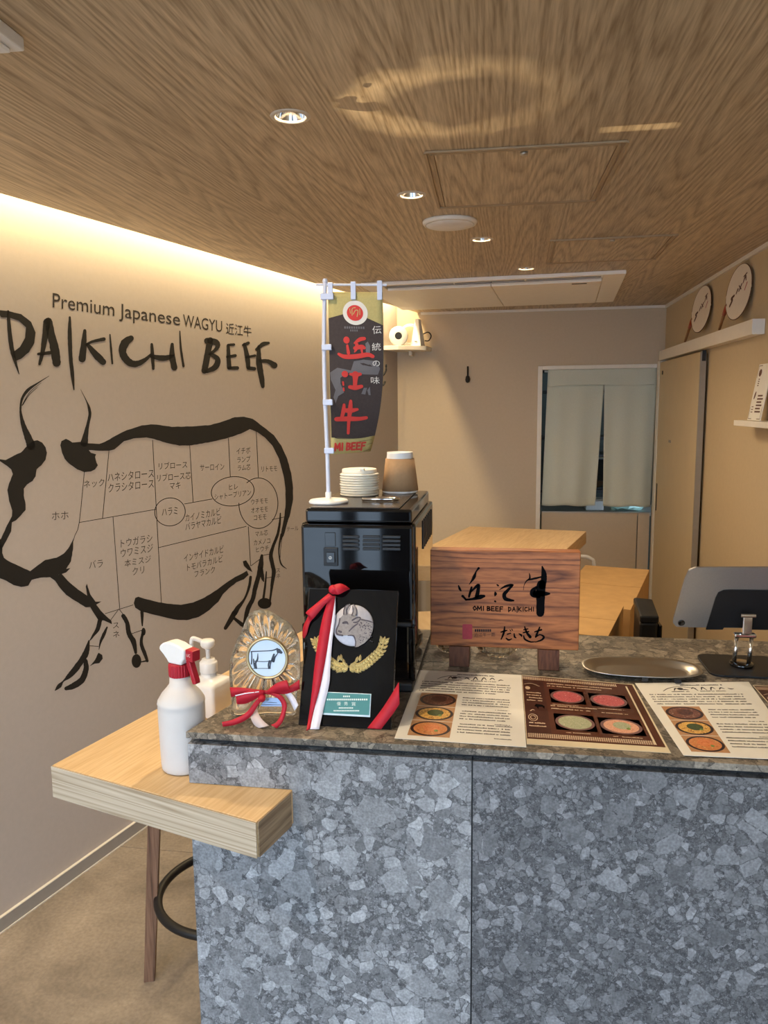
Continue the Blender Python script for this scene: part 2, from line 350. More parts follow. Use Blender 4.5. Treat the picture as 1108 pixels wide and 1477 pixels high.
def curved(nt, m, x, y):
    # mask for a broken ring of light on the ceiling
    cb = nt.nodes.new('ShaderNodeCombineXYZ'); nt.links.new(x, cb.inputs[0]); nt.links.new(y, cb.inputs[1])
    nz = nt.nodes.new('ShaderNodeTexNoise'); nz.inputs['Scale'].default_value = 9; nz.inputs['Detail'].default_value = 2; nt.links.new(cb.outputs[0], nz.inputs['Vector'])
    dx = m('DIVIDE', m('SUBTRACT', x, -0.09), 0.20); dy = m('DIVIDE', m('SUBTRACT', y, 1.64), 0.165)
    r = m('POWER', m('ADD', m('POWER', m('ABSOLUTE', dx), 2.0), m('POWER', m('ABSOLUTE', dy), 2.0)), 0.5)
    r = m('ADD', r, m('MULTIPLY', m('SUBTRACT', nz.outputs['Fac'], 0.5), 0.8))
    band = m('MAXIMUM', m('SUBTRACT', 1.0, m('DIVIDE', m('ABSOLUTE', m('SUBTRACT', r, 1.0)), 0.32)), 0.0)
    side = m('MAXIMUM', m('MULTIPLY_ADD', dx, -0.42, 0.6), 0.08)
    return m('MULTIPLY', m('MULTIPLY', band, side), m('GREATER_THAN', nz.outputs['Fac'], 0.40))
def slit(nt, m, x, y):
    a = m('MAXIMUM', m('SUBTRACT', 1.0, m('POWER', m('DIVIDE', m('ABSOLUTE', m('SUBTRACT', x, 0.285)), 0.09), 6.0)), 0.0)
    b = m('MAXIMUM', m('SUBTRACT', 1.0, m('POWER', m('DIVIDE', m('ABSOLUTE', m('SUBTRACT', y, 1.853)), 0.022), 4.0)), 0.0)
    return m('MULTIPLY', a, b)
glint('glint_stand_in', (0.16, -2.6, 0.5), GL_E, curved); glint('glint_stand_in', (0.10, -2.5, 0.45), GL_E, slit)
# ------------------------------------------------------------------ materials
M_ceil = wood('ceiling_oak', (146, 123, 94), (212, 190, 156), 'Y', ring=46, stretch=0.05, rough=0.42, lines=0.55, dist=3.4, fine=0.9, spec=0.4, bias=0.6)
M_oak = wood('table_oak', (202, 168, 122), (222, 192, 148), 'Y', ring=10, stretch=0.05, rough=0.45, lines=0.3, rot=-0.2625, dist=5)
M_oak_x = wood('edge_oak', (152, 132, 106), (200, 184, 160), 'X', ring=40, stretch=0.012, rough=0.5, lines=0.75, rot=-0.2625 - 0.05, dist=16, fine=1.0)
M_walnut = wood('stool_walnut', (84, 60, 46), (140, 106, 84), 'Z', ring=14, stretch=0.05, rough=0.5)
M_sign = wood('sign_zelkova', (92, 48, 24), (188, 116, 66), 'X', ring=22, stretch=0.12, rough=0.42, lines=0.68, dist=7.5, fine=1.2, bias=0.3)
M_signfoot = wood('sign_foot_wood', (70, 40, 26), (116, 72, 48), 'Z', ring=10, stretch=0.2, rough=0.5)
M_wall = mat('wall_paint', (180, 170, 161), 0.85, noise=0.02, nscale=60, bump=0.12, bscale=500)
M_wallR = mat('right_wall_paint', (198, 178, 144), 0.85, noise=0.02, nscale=60, bump=0.1, bscale=400)
M_wallB = mat('back_wall_paint', (200, 182, 157), 0.85, noise=0.02, nscale=60, bump=0.1, bscale=400)
M_white = mat('white_paint', (234, 227, 214), 0.5, noise=0.02)
M_base = mat('baseboard_grey', (150, 144, 136), 0.6, noise=0.03)
M_basecap = mat('baseboard_edge', (206, 200, 192), 0.6, noise=0.03)
M_stone = breccia('breccia_stone')
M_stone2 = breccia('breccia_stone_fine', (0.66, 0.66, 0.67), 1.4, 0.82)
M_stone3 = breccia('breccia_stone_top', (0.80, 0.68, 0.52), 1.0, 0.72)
M_black = mat('black_recess', (30, 31, 34), 0.5, noise=0.1)
M_vinyl = mat('black_vinyl', (26, 24, 22), 0.7, noise=0.08)
M_vinylt = mat('dark_vinyl_text', (44, 38, 33), 0.7, noise=0.05)
M_chrome = mat('chrome', (225, 225, 225), 0.12, metal=1.0, noise=0.02)
M_alu = mat('aluminium', (190, 186, 176), 0.35, metal=0.9, noise=0.03)
M_plast = mat('white_plastic', (232, 230, 226), 0.4, noise=0.02)
M_gloss = mat('glossy_black_plastic', (10, 10, 12), 0.06, noise=0.05, coat=0.5)
M_matblk = mat('matt_black_plastic', (22, 22, 24), 0.45, noise=0.06)
M_red = mat('red_plastic', (166, 26, 42), 0.35, noise=0.05)
M_satin = mat('red_satin', (182, 22, 42), 0.6, noise=0.08, nscale=80)
M_satinw = mat('white_satin', (232, 226, 232), 0.4, noise=0.04)
M_card = mat('cardboard', (200, 160, 106), 0.8, noise=0.06, nscale=20)
M_cardd = mat('cardboard_inner', (150, 112, 68), 0.85, noise=0.06, nscale=20)
M_paper = mat('paper_white', (240, 236, 224), 0.45, noise=0.02)
M_print = mat('print_black', (46, 40, 36), 0.6, noise=0.05)
M_glass = mat('clear_glass', (255, 255, 255), 0.02, trans=1.0, ior=1.5, noise=0)

def floor_mat():
    m = bpy.data.materials.new('floor_stone_tile'); m.use_nodes = True; nt = m.node_tree; b = nt.nodes['Principled BSDF']; L = nt.links.new
    tc = nt.nodes.new('ShaderNodeTexCoord'); n1 = nt.nodes.new('ShaderNodeTexNoise'); n1.inputs['Scale'].default_value = 3.5; n1.inputs['Detail'].default_value = 8; n1.inputs['Roughness'].default_value = 0.62; n1.inputs['Distortion'].default_value = 0.4
    L(tc.outputs['Object'], n1.inputs['Vector']); r = ramp(nt, [(0.3, lin((106, 97, 88))), (0.55, lin((136, 125, 114))), (0.75, lin((156, 144, 131)))]); L(n1.outputs['Fac'], r.inputs[0]); n2 = nt.nodes.new('ShaderNodeTexNoise'); n2.inputs['Scale'].default_value = 90; n2.inputs['Detail'].default_value = 6; L(tc.outputs['Object'], n2.inputs['Vector']); r2 = ramp(nt, [(0.3, (0.82, 0.82, 0.82)), (0.7, (1.12, 1.12, 1.12))]); L(n2.outputs['Fac'], r2.inputs[0])
    x = nt.nodes.new('ShaderNodeMix'); x.data_type = 'RGBA'; x.blend_type = 'MULTIPLY'; x.inputs['Factor'].default_value = 1; L(r.outputs[0], x.inputs['A']); L(r2.outputs[0], x.inputs['B']); L(x.outputs['Result'], b.inputs['Base Color'])
    b.inputs['Roughness'].default_value = 0.5; return m
M_floor = floor_mat()

# ------------------------------------------------------------------ floor
fl = mk('floor', *g_prism([(-2.6, YF - 0.1), (1.1, YF - 0.1), (1.1, 7.0), (-2.6, 7.0)], -0.08, -0.012), mat('floor_grout', (78, 66, 54), 0.8), origin=(0, 0, 0)); tag(fl, kind='structure')
tile0 = None
for i in range(-4, 2):
    for j in range(-2, 5):
        x0 = -0.35 + i * 1.2 + 1.2; y0 = 2.475 + j * 1.2 - 1.2
        if x0 > 1.0 or x0 + 1.2 < -2.45: continue
        if tile0 is None:
            g = g_box((x0 + 0.0012, y0 + 0.0012, -0.012), (x0 + 1.1988, y0 + 1.1988, 0.0), 0.0006, 1)
            tile0 = mk('floor_tile', g[0], g[1], M_floor, fl); t0 = Vector((x0, y0, 0))
        else:
            c = tile0.copy(); COL.objects.link(c); c.parent = fl; c.location = Vector((x0, y0, 0)) - t0
ou = mk('street_ground', *g_prism([(-14, -16), (14, -16), (14, YF - 0.1), (-14, YF - 0.1)], -0.14, -0.06), mat('street_paving', (150, 150, 150), 0.8, noise=0.1, nscale=4), origin=(0, -3, 0)); tag(ou, kind='structure')

# ------------------------------------------------------------------ walls
def wall_prism(name, pts, z0, z1, m, parent=None):
    g = g_prism(pts, z0, z1); o = mk(name, g[0], g[1], m, parent, origin=(pts[0][0], pts[0][1], z0)); return tag(o, kind='structure') if parent is None else o
p = [wl(T_FRONT, 0), wl(T_BACK + 0.05, 0), wl(T_BACK + 0.05, -0.12), wl(T_FRONT, -0.12)]
wall_left = wall_prism('wall_left', [(q.x, q.y) for q in p], 0.0, 2.5, M_wall)
bb = wall_prism('baseboard_left', [(q.x, q.y) for q in (wl(T_FRONT, 0.009), wl(T_BACK, 0.009), wl(T_BACK, 0.0005), wl(T_FRONT, 0.0005))], 0.0, 0.047, M_base)
wall_prism('edge_cap', [(q.x, q.y) for q in (wl(T_FRONT, 0.011), wl(T_BACK, 0.011), wl(T_BACK, 0.0005), wl(T_FRONT, 0.0005))], 0.0475, 0.0505, M_basecap, bb)
wall_prism('floor_bead', [(q.x, q.y) for q in (wl(T_FRONT, 0.013), wl(T_BACK, 0.013), wl(T_BACK, 0.0095), wl(T_FRONT, 0.0095))], 0.0, 0.004, M_basecap, bb)
# back wall with doorway
DX0, DX1, DZ = 0.222, 0.955, 1.85
bwv = []
wb = thing('wall_back', (0, YB, 0), None, None); tag(wb, kind='structure')
for nm, x0, x1, z0, z1 in (('left_section', -0.9, DX0, 0, 2.5), ('lintel_section', DX0, DX1, DZ, 2.5), ('right_section', DX1, 1.1, 0, 2.5)):
    box(nm, (x0, YB, z0), (x1, YB + 0.1, z1), M_wallB, wb)
tr = thing('trim_1', (DX0, YB, 0), None, None); tag(tr, kind='structure')
box('jamb', (DX0 - 0.016, YB - 0.012, 0), (DX0 + 0.012, YB + 0.102, DZ + 0.012), M_white, tr, 0.002)
box('head', (DX0 + 0.0125, YB - 0.012, DZ - 0.012), (XR - 0.045, YB + 0.102, DZ + 0.012), M_white, tr, 0.002)
# thin ceiling bead on the back wall
box('trim_2', (-0.55, YB - 0.012, ZC - 0.016), (XR - 0.001, YB - 0.0005, ZC - 0.0005), M_white, None)['kind'] = 'structure'
wr = box('wall_right', (XR, YF, 0), (XR + 0.12, YB + 0.1, 2.5), M_wallR, None); tag(wr, kind='structure')
box('trim_3', (XR - 0.012, YF, ZC - 0.018), (XR - 0.0005, YB - 0.0125, ZC - 0.0005), M_white, None)['kind'] = 'structure'
# shop front behind the viewer: lintel, posts and mullions around open glazing
wf = thing('wall_front', (-0.6, YF, 0), None, None); tag(wf, kind='structure')
M_frame = mat('dark_frame', (40, 40, 42), 0.5)
box('lintel', (-2.6, YF - 0.1, 2.12), (XR + 0.12, YF, 2.5), M_wallB, wf)
for x in (-2.5, -1.55, -0.84, 0.36, 0.93): box('mullion', (x - 0.04, YF - 0.08, 0), (x + 0.04, YF - 0.01, 2.12), M_frame, wf)  # unseen; one is placed to show as a bar in the machine's reflection
box('reflection_pier', (-0.66, YF - 0.1, 0), (-0.20, YF, 2.12), M_frame, wf)  # unseen; put here to darken part of the coffee machine's reflection
for a_, b_ in ((-2.46, -1.59), (-1.51, -0.88), (-0.80, -0.66)): box('reflection_panel', (a_, YF - 0.07, 0), (b_, YF - 0.02, 0.52), M_frame, wf)  # unseen; added for the dark lower band in the machine's reflection
# ------------------------------------------------------------------ ceiling with the light cove and the lamp holes
DL = [(-0.449, 1.646), (-0.273, 2.293), (-0.092, 2.937), (0.086, 3.590)]
DLX = [(-0.627, 1.0), (-0.805, 0.355)]
def ceiling():
    bm = bmesh.new()
    a = wl(T_FRONT, COVE); b = wl((YB - WA.y - 0.0) / WD.y + 0.035, COVE)
    outer = [(a.x, YF), (XR, YF), (XR, YB), (b.x, YB)]
    es = []
    def loop(pts):
        vv = [bm.verts.new((x, y, ZC)) for x, y in pts]
        for i in range(len(vv)): es.append(bm.edges.new((vv[i], vv[(i + 1) % len(vv)])))
    loop(outer)
    for (x, y) in DL + DLX: loop([(x + 0.034 * math.cos(2 * PI * k / 32), y + 0.034 * math.sin(2 * PI * k / 32)) for k in range(32)])
    bmesh.ops.triangle_fill(bm, use_beauty=True, edges=es)
    for f in bm.faces:
        if f.normal.z > 0: f.normal_flip()
    r = bmesh.ops.extrude_face_region(bm, geom=bm.faces[:])
    for e in r['geom']:
        if isinstance(e, bmesh.types.BMVert): e.co.z += 0.014
    bmesh.ops.recalc_face_normals(bm, faces=bm.faces[:])
    return bm_out(bm)
g = ceiling(); ce = mk('ceiling', g[0], g[1], M_ceil, origin=(0, 0, ZC)); tag(ce, kind='structure')
box('upper_deck', (-2.6, YF - 0.1, 2.5), (XR + 0.12, YB + 0.1, 2.56), M_wall, ce)
q = [wl(T_FRONT, COVE + 0.10), wl(T_BACK, COVE + 0.10), wl(T_BACK, COVE + 0.12), wl(T_FRONT, COVE + 0.12)]
wall_prism('cove_upstand', [(v.x, v.y) for v in q], ZC + 0.015, 2.499, M_wall, ce)

# downlights
WARM = (1.0, 0.79, 0.53)
M_lamp = mat('lamp_led', (255, 236, 200), 0.5, emit=(255, 226, 176), es=7, noise=0)
dl_labels = ['round chrome recessed downlight nearest the viewer, left of the ceiling hatch', 'round chrome recessed downlight in front of the round ceiling speaker', 'round chrome recessed downlight just behind the round ceiling speaker', 'smallest, farthest round recessed downlight in front of the air conditioner']
dl0 = thing('recessed_downlight', (DL[0][0], DL[0][1], ZC), dl_labels[0], 'ceiling light', 'recessed downlights in the wood ceiling')
c = (DL[0][0], DL[0][1], ZC)
P_('trim_ring', g_lathe([(0.031, 0.0035), (0.031, -0.001), (0.034, -0.0035), (0.041, -0.002), (0.0425, -0.0003)], c, 40, False, False), mat('lamp_ring_paint', (206, 194, 176), 0.4), dl0, True)
P_('reflector', g_lathe([(0.0315, -0.0005), (0.028, 0.012), (0.022, 0.03), (0.018, 0.042)], c, 40, False, False), M_chrome, dl0, True)
P_('lamp_disc', g_lathe([(0.018, 0.0415), (0.0, 0.0415)], c, 32, False, False), M_lamp, dl0)
P_('housing', g_lathe([(0.033, 0.0145), (0.033, 0.07), (0.0, 0.07)], c, 24, False, False), M_matblk, dl0)
for k, (x, y) in enumerate(DL):
    if k:
        o = copy_tree(dl0); o.location = (x, y, ZC); o['label'] = dl_labels[k]
    spot('downlight_beam', (x, y, ZC - 0.004), DL_E, WARM, 165, 1.0, 0.02, (x, y, 0))
for k, (x, y) in enumerate(((-0.627, 1.0), (-0.805, 0.355))):
    o = copy_tree(dl0); o.location = (x, y, ZC - 0.0005); o['label'] = ['round recessed downlight just outside the top of the picture', 'round recessed downlight above the viewer'][k]
    o.location.z = ZC
    spot('downlight_beam', (x, y, ZC - 0.004), DL_E, WARM, 165, 1.0, 0.02, (x, y, 0))
# speaker
sp = thing('ceiling_speaker', (-0.187, 2.636, ZC), 'round white ceiling speaker beside the access hatch', 'speaker')
c = (-0.187, 2.636, ZC)
P_('bezel', g_lathe([(0.09, -0.0005), (0.09, -0.006), (0.086, -0.012), (0.08, -0.014), (0.08, -0.010)], c, 48, True, False), M_white, sp, True)
P_('grille', g_lathe([(0.0795, -0.0125), (0.075, -0.0155), (0.04, -0.0185), (0.0, -0.0195)], c, 48, True, False), mat('speaker_mesh', (236, 232, 226), 0.6, bump=0.4, bscale=1500), sp, True)
# access hatches
def hatch(cx, cy, w, d, rot, label, fr=0.009, frm=None):
    t = thing('access_hatch', (cx, cy, ZC), label, 'ceiling hatch', 'access hatches in the wood ceiling')
    R = Matrix.Translation((cx, cy, 0)) @ Matrix.Rotation(rot, 4, 'Z')
    def bx(n, a, b, m, par=t): return P_(n, xf(g_box(a, b, 0.0005, 1), R), m, par)
    w2, d2 = w / 2, d / 2
    bx('leaf', (-w2 + 0.022, -d2 + 0.022, ZC - 0.004), (w2 - 0.022, d2 - 0.022, ZC - 0.0005), M_ceil)
    for k, (o, z) in enumerate(((0.0, 0.0055), (0.016, 0.0045))):
        for s in (-1, 1):
            bx('frame_bar', (-w2 + o, s * (d2 - o) - (fr / 2 if fr < .005 else 0.004), ZC - z), (w2 - o, s * (d2 - o) + (fr / 2 if fr < .005 else 0.004), ZC - 0.0006), frm)
            bx('frame_bar', (s * (w2 - o) - (fr / 2 if fr < .005 else 0.004), -d2 + o + 0.0045, ZC - z), (s * (w2 - o) + (fr / 2 if fr < .005 else 0.004), d2 - o - 0.0045, ZC - 0.0006), frm)
    P_('latch', xf(g_lathe([(0.009, -0.0005), (0.009, -0.006), (0.0, -0.007)], (0, -d2 + 0.033, ZC - 0.004), 20, True, False), R), M_alu, t, True)
    return t
M_hf = mat('hatch_frame_bronze', (172, 148, 116), 0.45, metal=0.1, noise=0.04)
hatch(0.033, 2.19, 0.47, 0.525, 0.02, 'large framed wood-faced access hatch between the downlights', 0.009, M_hf)
hatch(0.388, 3.235, 0.45, 0.48, -0.02, 'flush wood-faced access hatch farther back, near the air conditioner', 0.003, M_hf)
# corner of a white ceiling box, top left
tl = thing('ceiling_unit', (-0.93, 1.15, ZC), 'white boxy ceiling unit cut off at the top left corner', 'ceiling unit')
R = Matrix.Translation((-0.78, 1.235, 0)) @ Matrix.Rotation(-0.2625 + 0.30, 4, 'Z')
P_('casing', xf(g_box((-0.36, -0.36, ZC - 0.022), (0, 0, ZC - 0.0005), 0.003), R), M_plast, tl)
P_('cover', xf(g_box((-0.345, -0.345, ZC - 0.03), (-0.015, -0.015, ZC - 0.0225), 0.003), R), M_plast, tl)
# air conditioner
ac = thing('air_conditioner', (-0.048, 4.27, ZC), 'white ceiling cassette air conditioner with one long outlet slot', 'air conditioner')
R = Matrix.Translation((-0.048, 4.27, 0)) @ Matrix.Rotation(-0.075, 4, 'Z')
M_acw = mat('ac_white', (246, 240, 230), 0.45, noise=0.02); M_acd = mat('ac_slot_dark', (58, 54, 48), 0.6)
def bx(n, a, b, m, par=ac, bev=0.002): return P_(n, xf(g_box(a, b, bev), R), m, par)
hx, hy = 0.625, 0.50
g1 = []
P_('flange', xf(join(g_box((-hx, -hy, ZC - 0.018), (hx, -hy + 0.035, ZC - 0.0005), 0.003), g_box((-hx, -hy + 0.0351, ZC - 0.018), (-hx + 0.1, hy, ZC - 0.0005), 0.003), g_box((hx - 0.1, -hy + 0.0351, ZC - 0.018), (hx, hy, ZC - 0.0005), 0.003), g_box((-hx + 0.1, hy - 0.05, ZC - 0.018), (hx - 0.1, hy, ZC - 0.0005), 0.003)), R), M_acw, ac)
bx('outlet_slot', (-hx + 0.1, -hy + 0.036, ZC - 0.004), (hx - 0.1, -hy + 0.135, ZC - 0.0005), M_acd)
lv = P_('louvre', xf(g_box((-hx + 0.115, -0.016, -0.002), (hx - 0.115, 0.016, 0.002), 0.0015), R @ Matrix.Translation((0, -hy + 0.116, ZC - 0.016)) @ Matrix.Rotation(math.radians(12), 4, 'X')), M_acw, ac)
for x in (-0.52, -0.17, 0.17, 0.52): bx('louvre_arm', (x - 0.004, -hy + 0.04, ZC - 0.02), (x + 0.004, -hy + 0.075, ZC - 0.0045), M_acw)
for s in (-1, 1): bx('intake_panel', (-hx + 0.102 if s < 0 else 0.002, -hy + 0.140, ZC - 0.026), (-0.002 if s < 0 else hx - 0.102, hy - 0.052, ZC - 0.0006), M_acw, ac, 0.004)
bx('sensor_window', (hx - 0.24, -hy + 0.17, ZC - 0.0275), (hx - 0.17, -hy + 0.19, ZC - 0.0262), M_acd, ac, 0.0)

# ------------------------------------------------------------------ kitchen behind the doorway
kr = thing('wall_kitchen', (0.6, YB + 0.1, 0), None, None); tag(kr, kind='structure')
M_kw = mat('kitchen_wall', (70, 76, 72), 0.7)
box('kitchen_back', (-0.3, 6.9, 0), (1.5, 6.95, 2.5), M_kw, kr); box('kitchen_left', (-0.35, YB + 0.101, 0), (-0.3, 6.9, 2.5), M_kw, kr); box('kitchen_right', (1.5, YB + 0.101, 0), (1.55, 6.9, 2.5), M_kw, kr)
box('kitchen_ceiling', (-0.35, YB + 0.101, 2.5), (1.55, 6.95, 2.55), M_kw, kr)
pl = bpy.data.lights.new('kitchen_lamp', 'POINT'); pl.energy = 3; pl.color = (0.85, 1.0, 0.92); pl.shadow_soft_size = 0.15
po = bpy.data.objects.new('kitchen_lamp', pl); COL.objects.link(po); po.location = (0.6, 5.75, 2.3)
hd = thing('door_2', (0.58, YB + 0.05, 0), None, None); tag(hd, kind='structure')
box('lower_leaf', (0.247, YB + 0.045, 0.01), (0.86, YB + 0.075, 0.905), M_wallB, hd, 0.002); box('side_leaf', (0.866, YB + 0.045, 0.01), (0.938, YB + 0.075, 0.905), M_wallB, hd, 0.002); box('top_edge', (0.247, YB + 0.04, 0.9055), (0.938, YB + 0.08, 0.913), M_alu, hd)
# kitchen things seen in slivers round the curtain
rk = thing('kitchen_rack', (0.55, 6.1, 0), 'dark steel kitchen rack behind the doorway curtain', 'rack')
for x in (0.12, 1.02):
    for y in (5.95, 6.35): P_('post', g_tube([(x, y, 0), (x, y, 1.75)], 0.012, 8), M_matblk, rk)
for z in (0.55, 0.95, 1.35, 1.7): box('shelf', (0.1, 5.93, z), (1.04, 6.37, z + 0.02), M_matblk, rk)
t = thing('kitchen_oven', (0.7, 6.15, 0.971), 'black countertop oven on the rack behind the curtain slit', 'oven')
box('body', (0.52, 5.95, 0.971), (0.98, 6.3, 1.24), M_matblk, t, 0.008); box('door_glass', (0.54, 5.945, 0.99), (0.85, 5.9495, 1.2), M_gloss, t); box('handle', (0.55, 5.925, 1.21), (0.84, 5.944, 1.222), M_chrome, t, 0.003)
t = thing('glass_jar', (0.2, 6.1, 0.971), 'pale glass jar on the kitchen rack beside the curtain', 'jar')
P_('jar_body', g_lathe([(0.05, 0), (0.055, 0.01), (0.055, 0.14), (0.04, 0.16)], (0.2, 6.05, 0.971), 24), mat('pale_jar', (200, 214, 206), 0.2), t, True); P_('jar_lid', g_lathe([(0.042, 0.1605), (0.042, 0.185), (0, 0.187)], (0.2, 6.05, 0.971), 24, True, False), M_plast, t, True)
t = thing('kitchen_worktop', (0.6, 5.5, 0), 'low steel worktop just inside the kitchen doorway', 'worktop')
box('top_plate', (0.24, 5.35, 0.86), (1.1, 5.75, 0.885), M_alu, t, 0.003)
for x in (0.27, 1.07):
    for y in (5.38, 5.72): P_('leg', g_tube([(x, y, 0), (x, y, 0.859)], 0.015, 8), M_alu, t)
t = thing('plastic_wrap', (0.82, 5.5, 0.886), 'crumpled pale green plastic bag on the kitchen worktop', 'plastic bag')
v, f = g_lathe([(0.10, 0), (0.12, 0.02), (0.10, 0.05), (0.05, 0.07), (0.0, 0.072)], (0.84, 5.5, 0.886), 20, True, False)
v = [Vector((p.x + random.uniform(-.012, .012), p.y + random.uniform(-.012, .012), max(0.886, p.z + random.uniform(-.008, .008)))) for p in v]
P_('bag_body', (v, f), mat('pale_green_film', (170, 206, 196), 0.25), t); P_('bag_knot', g_tube([(0.84, 5.5, 0.95), (0.845, 5.5, 0.98)], [0.012, 0.02], 8), MATS['pale_green_film'], t)
t = thing('steel_container', (0.6, 5.48, 0.886), 'small white steel container on the worktop below the curtain slit', 'container')
P_('pan', g_box((0.56, 5.42, 0.886), (0.68, 5.54, 0.955), 0.006), M_plast, t); P_('pan_lid', g_box((0.555, 5.415, 0.9555), (0.685, 5.545, 0.965), 0.003), M_alu, t)

# curtain rod and noren
rod = thing('curtain_rod', (0.59, 5.15, 1.828), 'thin pale rod across the top of the kitchen doorway', 'curtain rod')
P_('rod_tube', g_tube([(DX0 + 0.014, 5.15, 1.828), (DX1 - 0.002, 5.15, 1.828)], 0.006, 10), M_plast, rod, True)
for x in (DX0 + 0.02, DX1 - 0.012): P_('end_bracket', g_box((x - 0.006, 5.138, 1.816), (x + 0.006, 5.162, 1.8365), 0.002), M_matblk, rod)
M_noren = mat('noren_linen', (224, 226, 210), 0.9, noise=0.04, nscale=200, bump=0.3, bscale=900)
nt = M_noren.node_tree; tr_ = nt.nodes.new('ShaderNodeBsdfTranslucent'); tr_.inputs[0].default_value = lin((200, 204, 184)); mxs = nt.nodes.new('ShaderNodeMixShader'); mxs.inputs[0].default_value = 0.2
nt.links.new(nt.nodes['Principled BSDF'].outputs[0], mxs.inputs[1]); nt.links.new(tr_.outputs[0], mxs.inputs[2]); nt.links.new(mxs.outputs[0], nt.nodes['Material Output'].inputs[0])
nr = thing('noren_curtain', (0.59, 5.145, 0.95), 'off-white two-panel cloth curtain hanging in the kitchen doorway', 'curtain')
def cloth(name, xl, xr, z1, z0, seed, sgn):
    rnd = random.Random(seed); NX, NZ = 40, 40; v = []; f = []
    ph = rnd.uniform(0, 6)
    for j in range(NZ + 1):
        s = j / NZ; z = z1 + (z0 - z1) * s
        a = xl(s); b = xr(s)
        for i in range(NX + 1):
            u = i / NX
            y = 5.137 + 0.010 * s * math.sin(u * 7 + ph + s) + 0.006 * math.sin(u * 15 + ph * 2) * (0.4 + s) - 0.02 * s * math.sin(u * PI)
            v.append(Vector((a + (b - a) * u, y, z - 0.004 * math.sin(u * 9 + ph) * s)))
    for j in range(NZ):
        for i in range(NX):
            k = j * (NX + 1) + i; f.append([k, k + 1, k + NX + 2, k + NX + 1])
    o = P_(name, (v, f), M_noren, nr, True); md = o.modifiers.new('thick', 'SOLIDIFY'); md.thickness = 0.0012; return o
c1 = cloth('cloth_panel', lambda s: 0.268 - 0.022 * s, lambda s: 0.624 + 0.02 * min(1, s * 4) * 0 - 0.034 * s, 1.745, 0.955, 1, 1)
c2 = cloth('cloth_panel', lambda s: 0.626 + 0.012 * s, lambda s: 0.947 - 0.008 * s, 1.745, 0.953, 2, -1)
tb = cloth('top_band', lambda s: 0.270 - 0.002 * s, lambda s: 0.947, 1.838, 1.736, 3, 1)
for vv_ in tb.data.vertices: vv_.co.y -= 0.009
for i, (a, b) in enumerate(((0.251, 0.59), (0.639, 0.931))): pass

# ------------------------------------------------------------------ right wall: sliding door, track cover, fans, shelf, card
sd = thing('door_1', (0.96, 4.5, 0), None, None); tag(sd, kind='structure')
M_door = mat('door_laminate', (202, 182, 146), 0.55, noise=0.02, nscale=10)
box('leaf', (0.943, 4.03, 0.01), (0.972, 5.02, 1.865), M_door, sd, 0.002)
box('leaf_edge', (0.9435, 4.018, 0.012), (0.9715, 4.0295, 1.864), mat('door_edge_grey', (150, 140, 126), 0.5), sd, 0.001)
box('hanger', (0.95, 4.014, 1.82), (0.968, 4.0178, 1.872), M_matblk, sd)
P_('lock', xf(g_lathe([(0.012, 0), (0.012, 0.003), (0, 0.003)], (0, 0, 0), 20, True, False), Matrix.Translation((0.9428, 4.93, 1.80)) @ Matrix.Rotation(-PI / 2, 4, 'Y')), M_matblk, sd)
box('pull', (0.9405, 4.965, 0.95), (0.9428, 4.985, 1.12), M_matblk, sd, 0.0005)
box('name_tag', (0.9415, 4.62, 1.39), (0.9428, 4.68, 1.405), M_base, sd)
tc_ = box('trim_4', (0.938, 3.21, 1.878), (XR - 0.0005, 5.04, 1.936), M_white, None, 0.001); tag(tc_, kind='structure')
box('post_1', (0.94, 5.025, 0), (0.984, YB - 0.013, 1.876), M_white, None, 0.002)['kind'] = 'structure'
bpy.data.objects['post_1'].name = 'trim_5'
M_fan = mat('fan_paper', (226, 212, 190), 0.7, noise=0.02); M_fanrim = mat('fan_rim_brown', (96, 66, 48), 0.6); M_bamboo = mat('fan_bamboo', (150, 108, 70), 0.6)
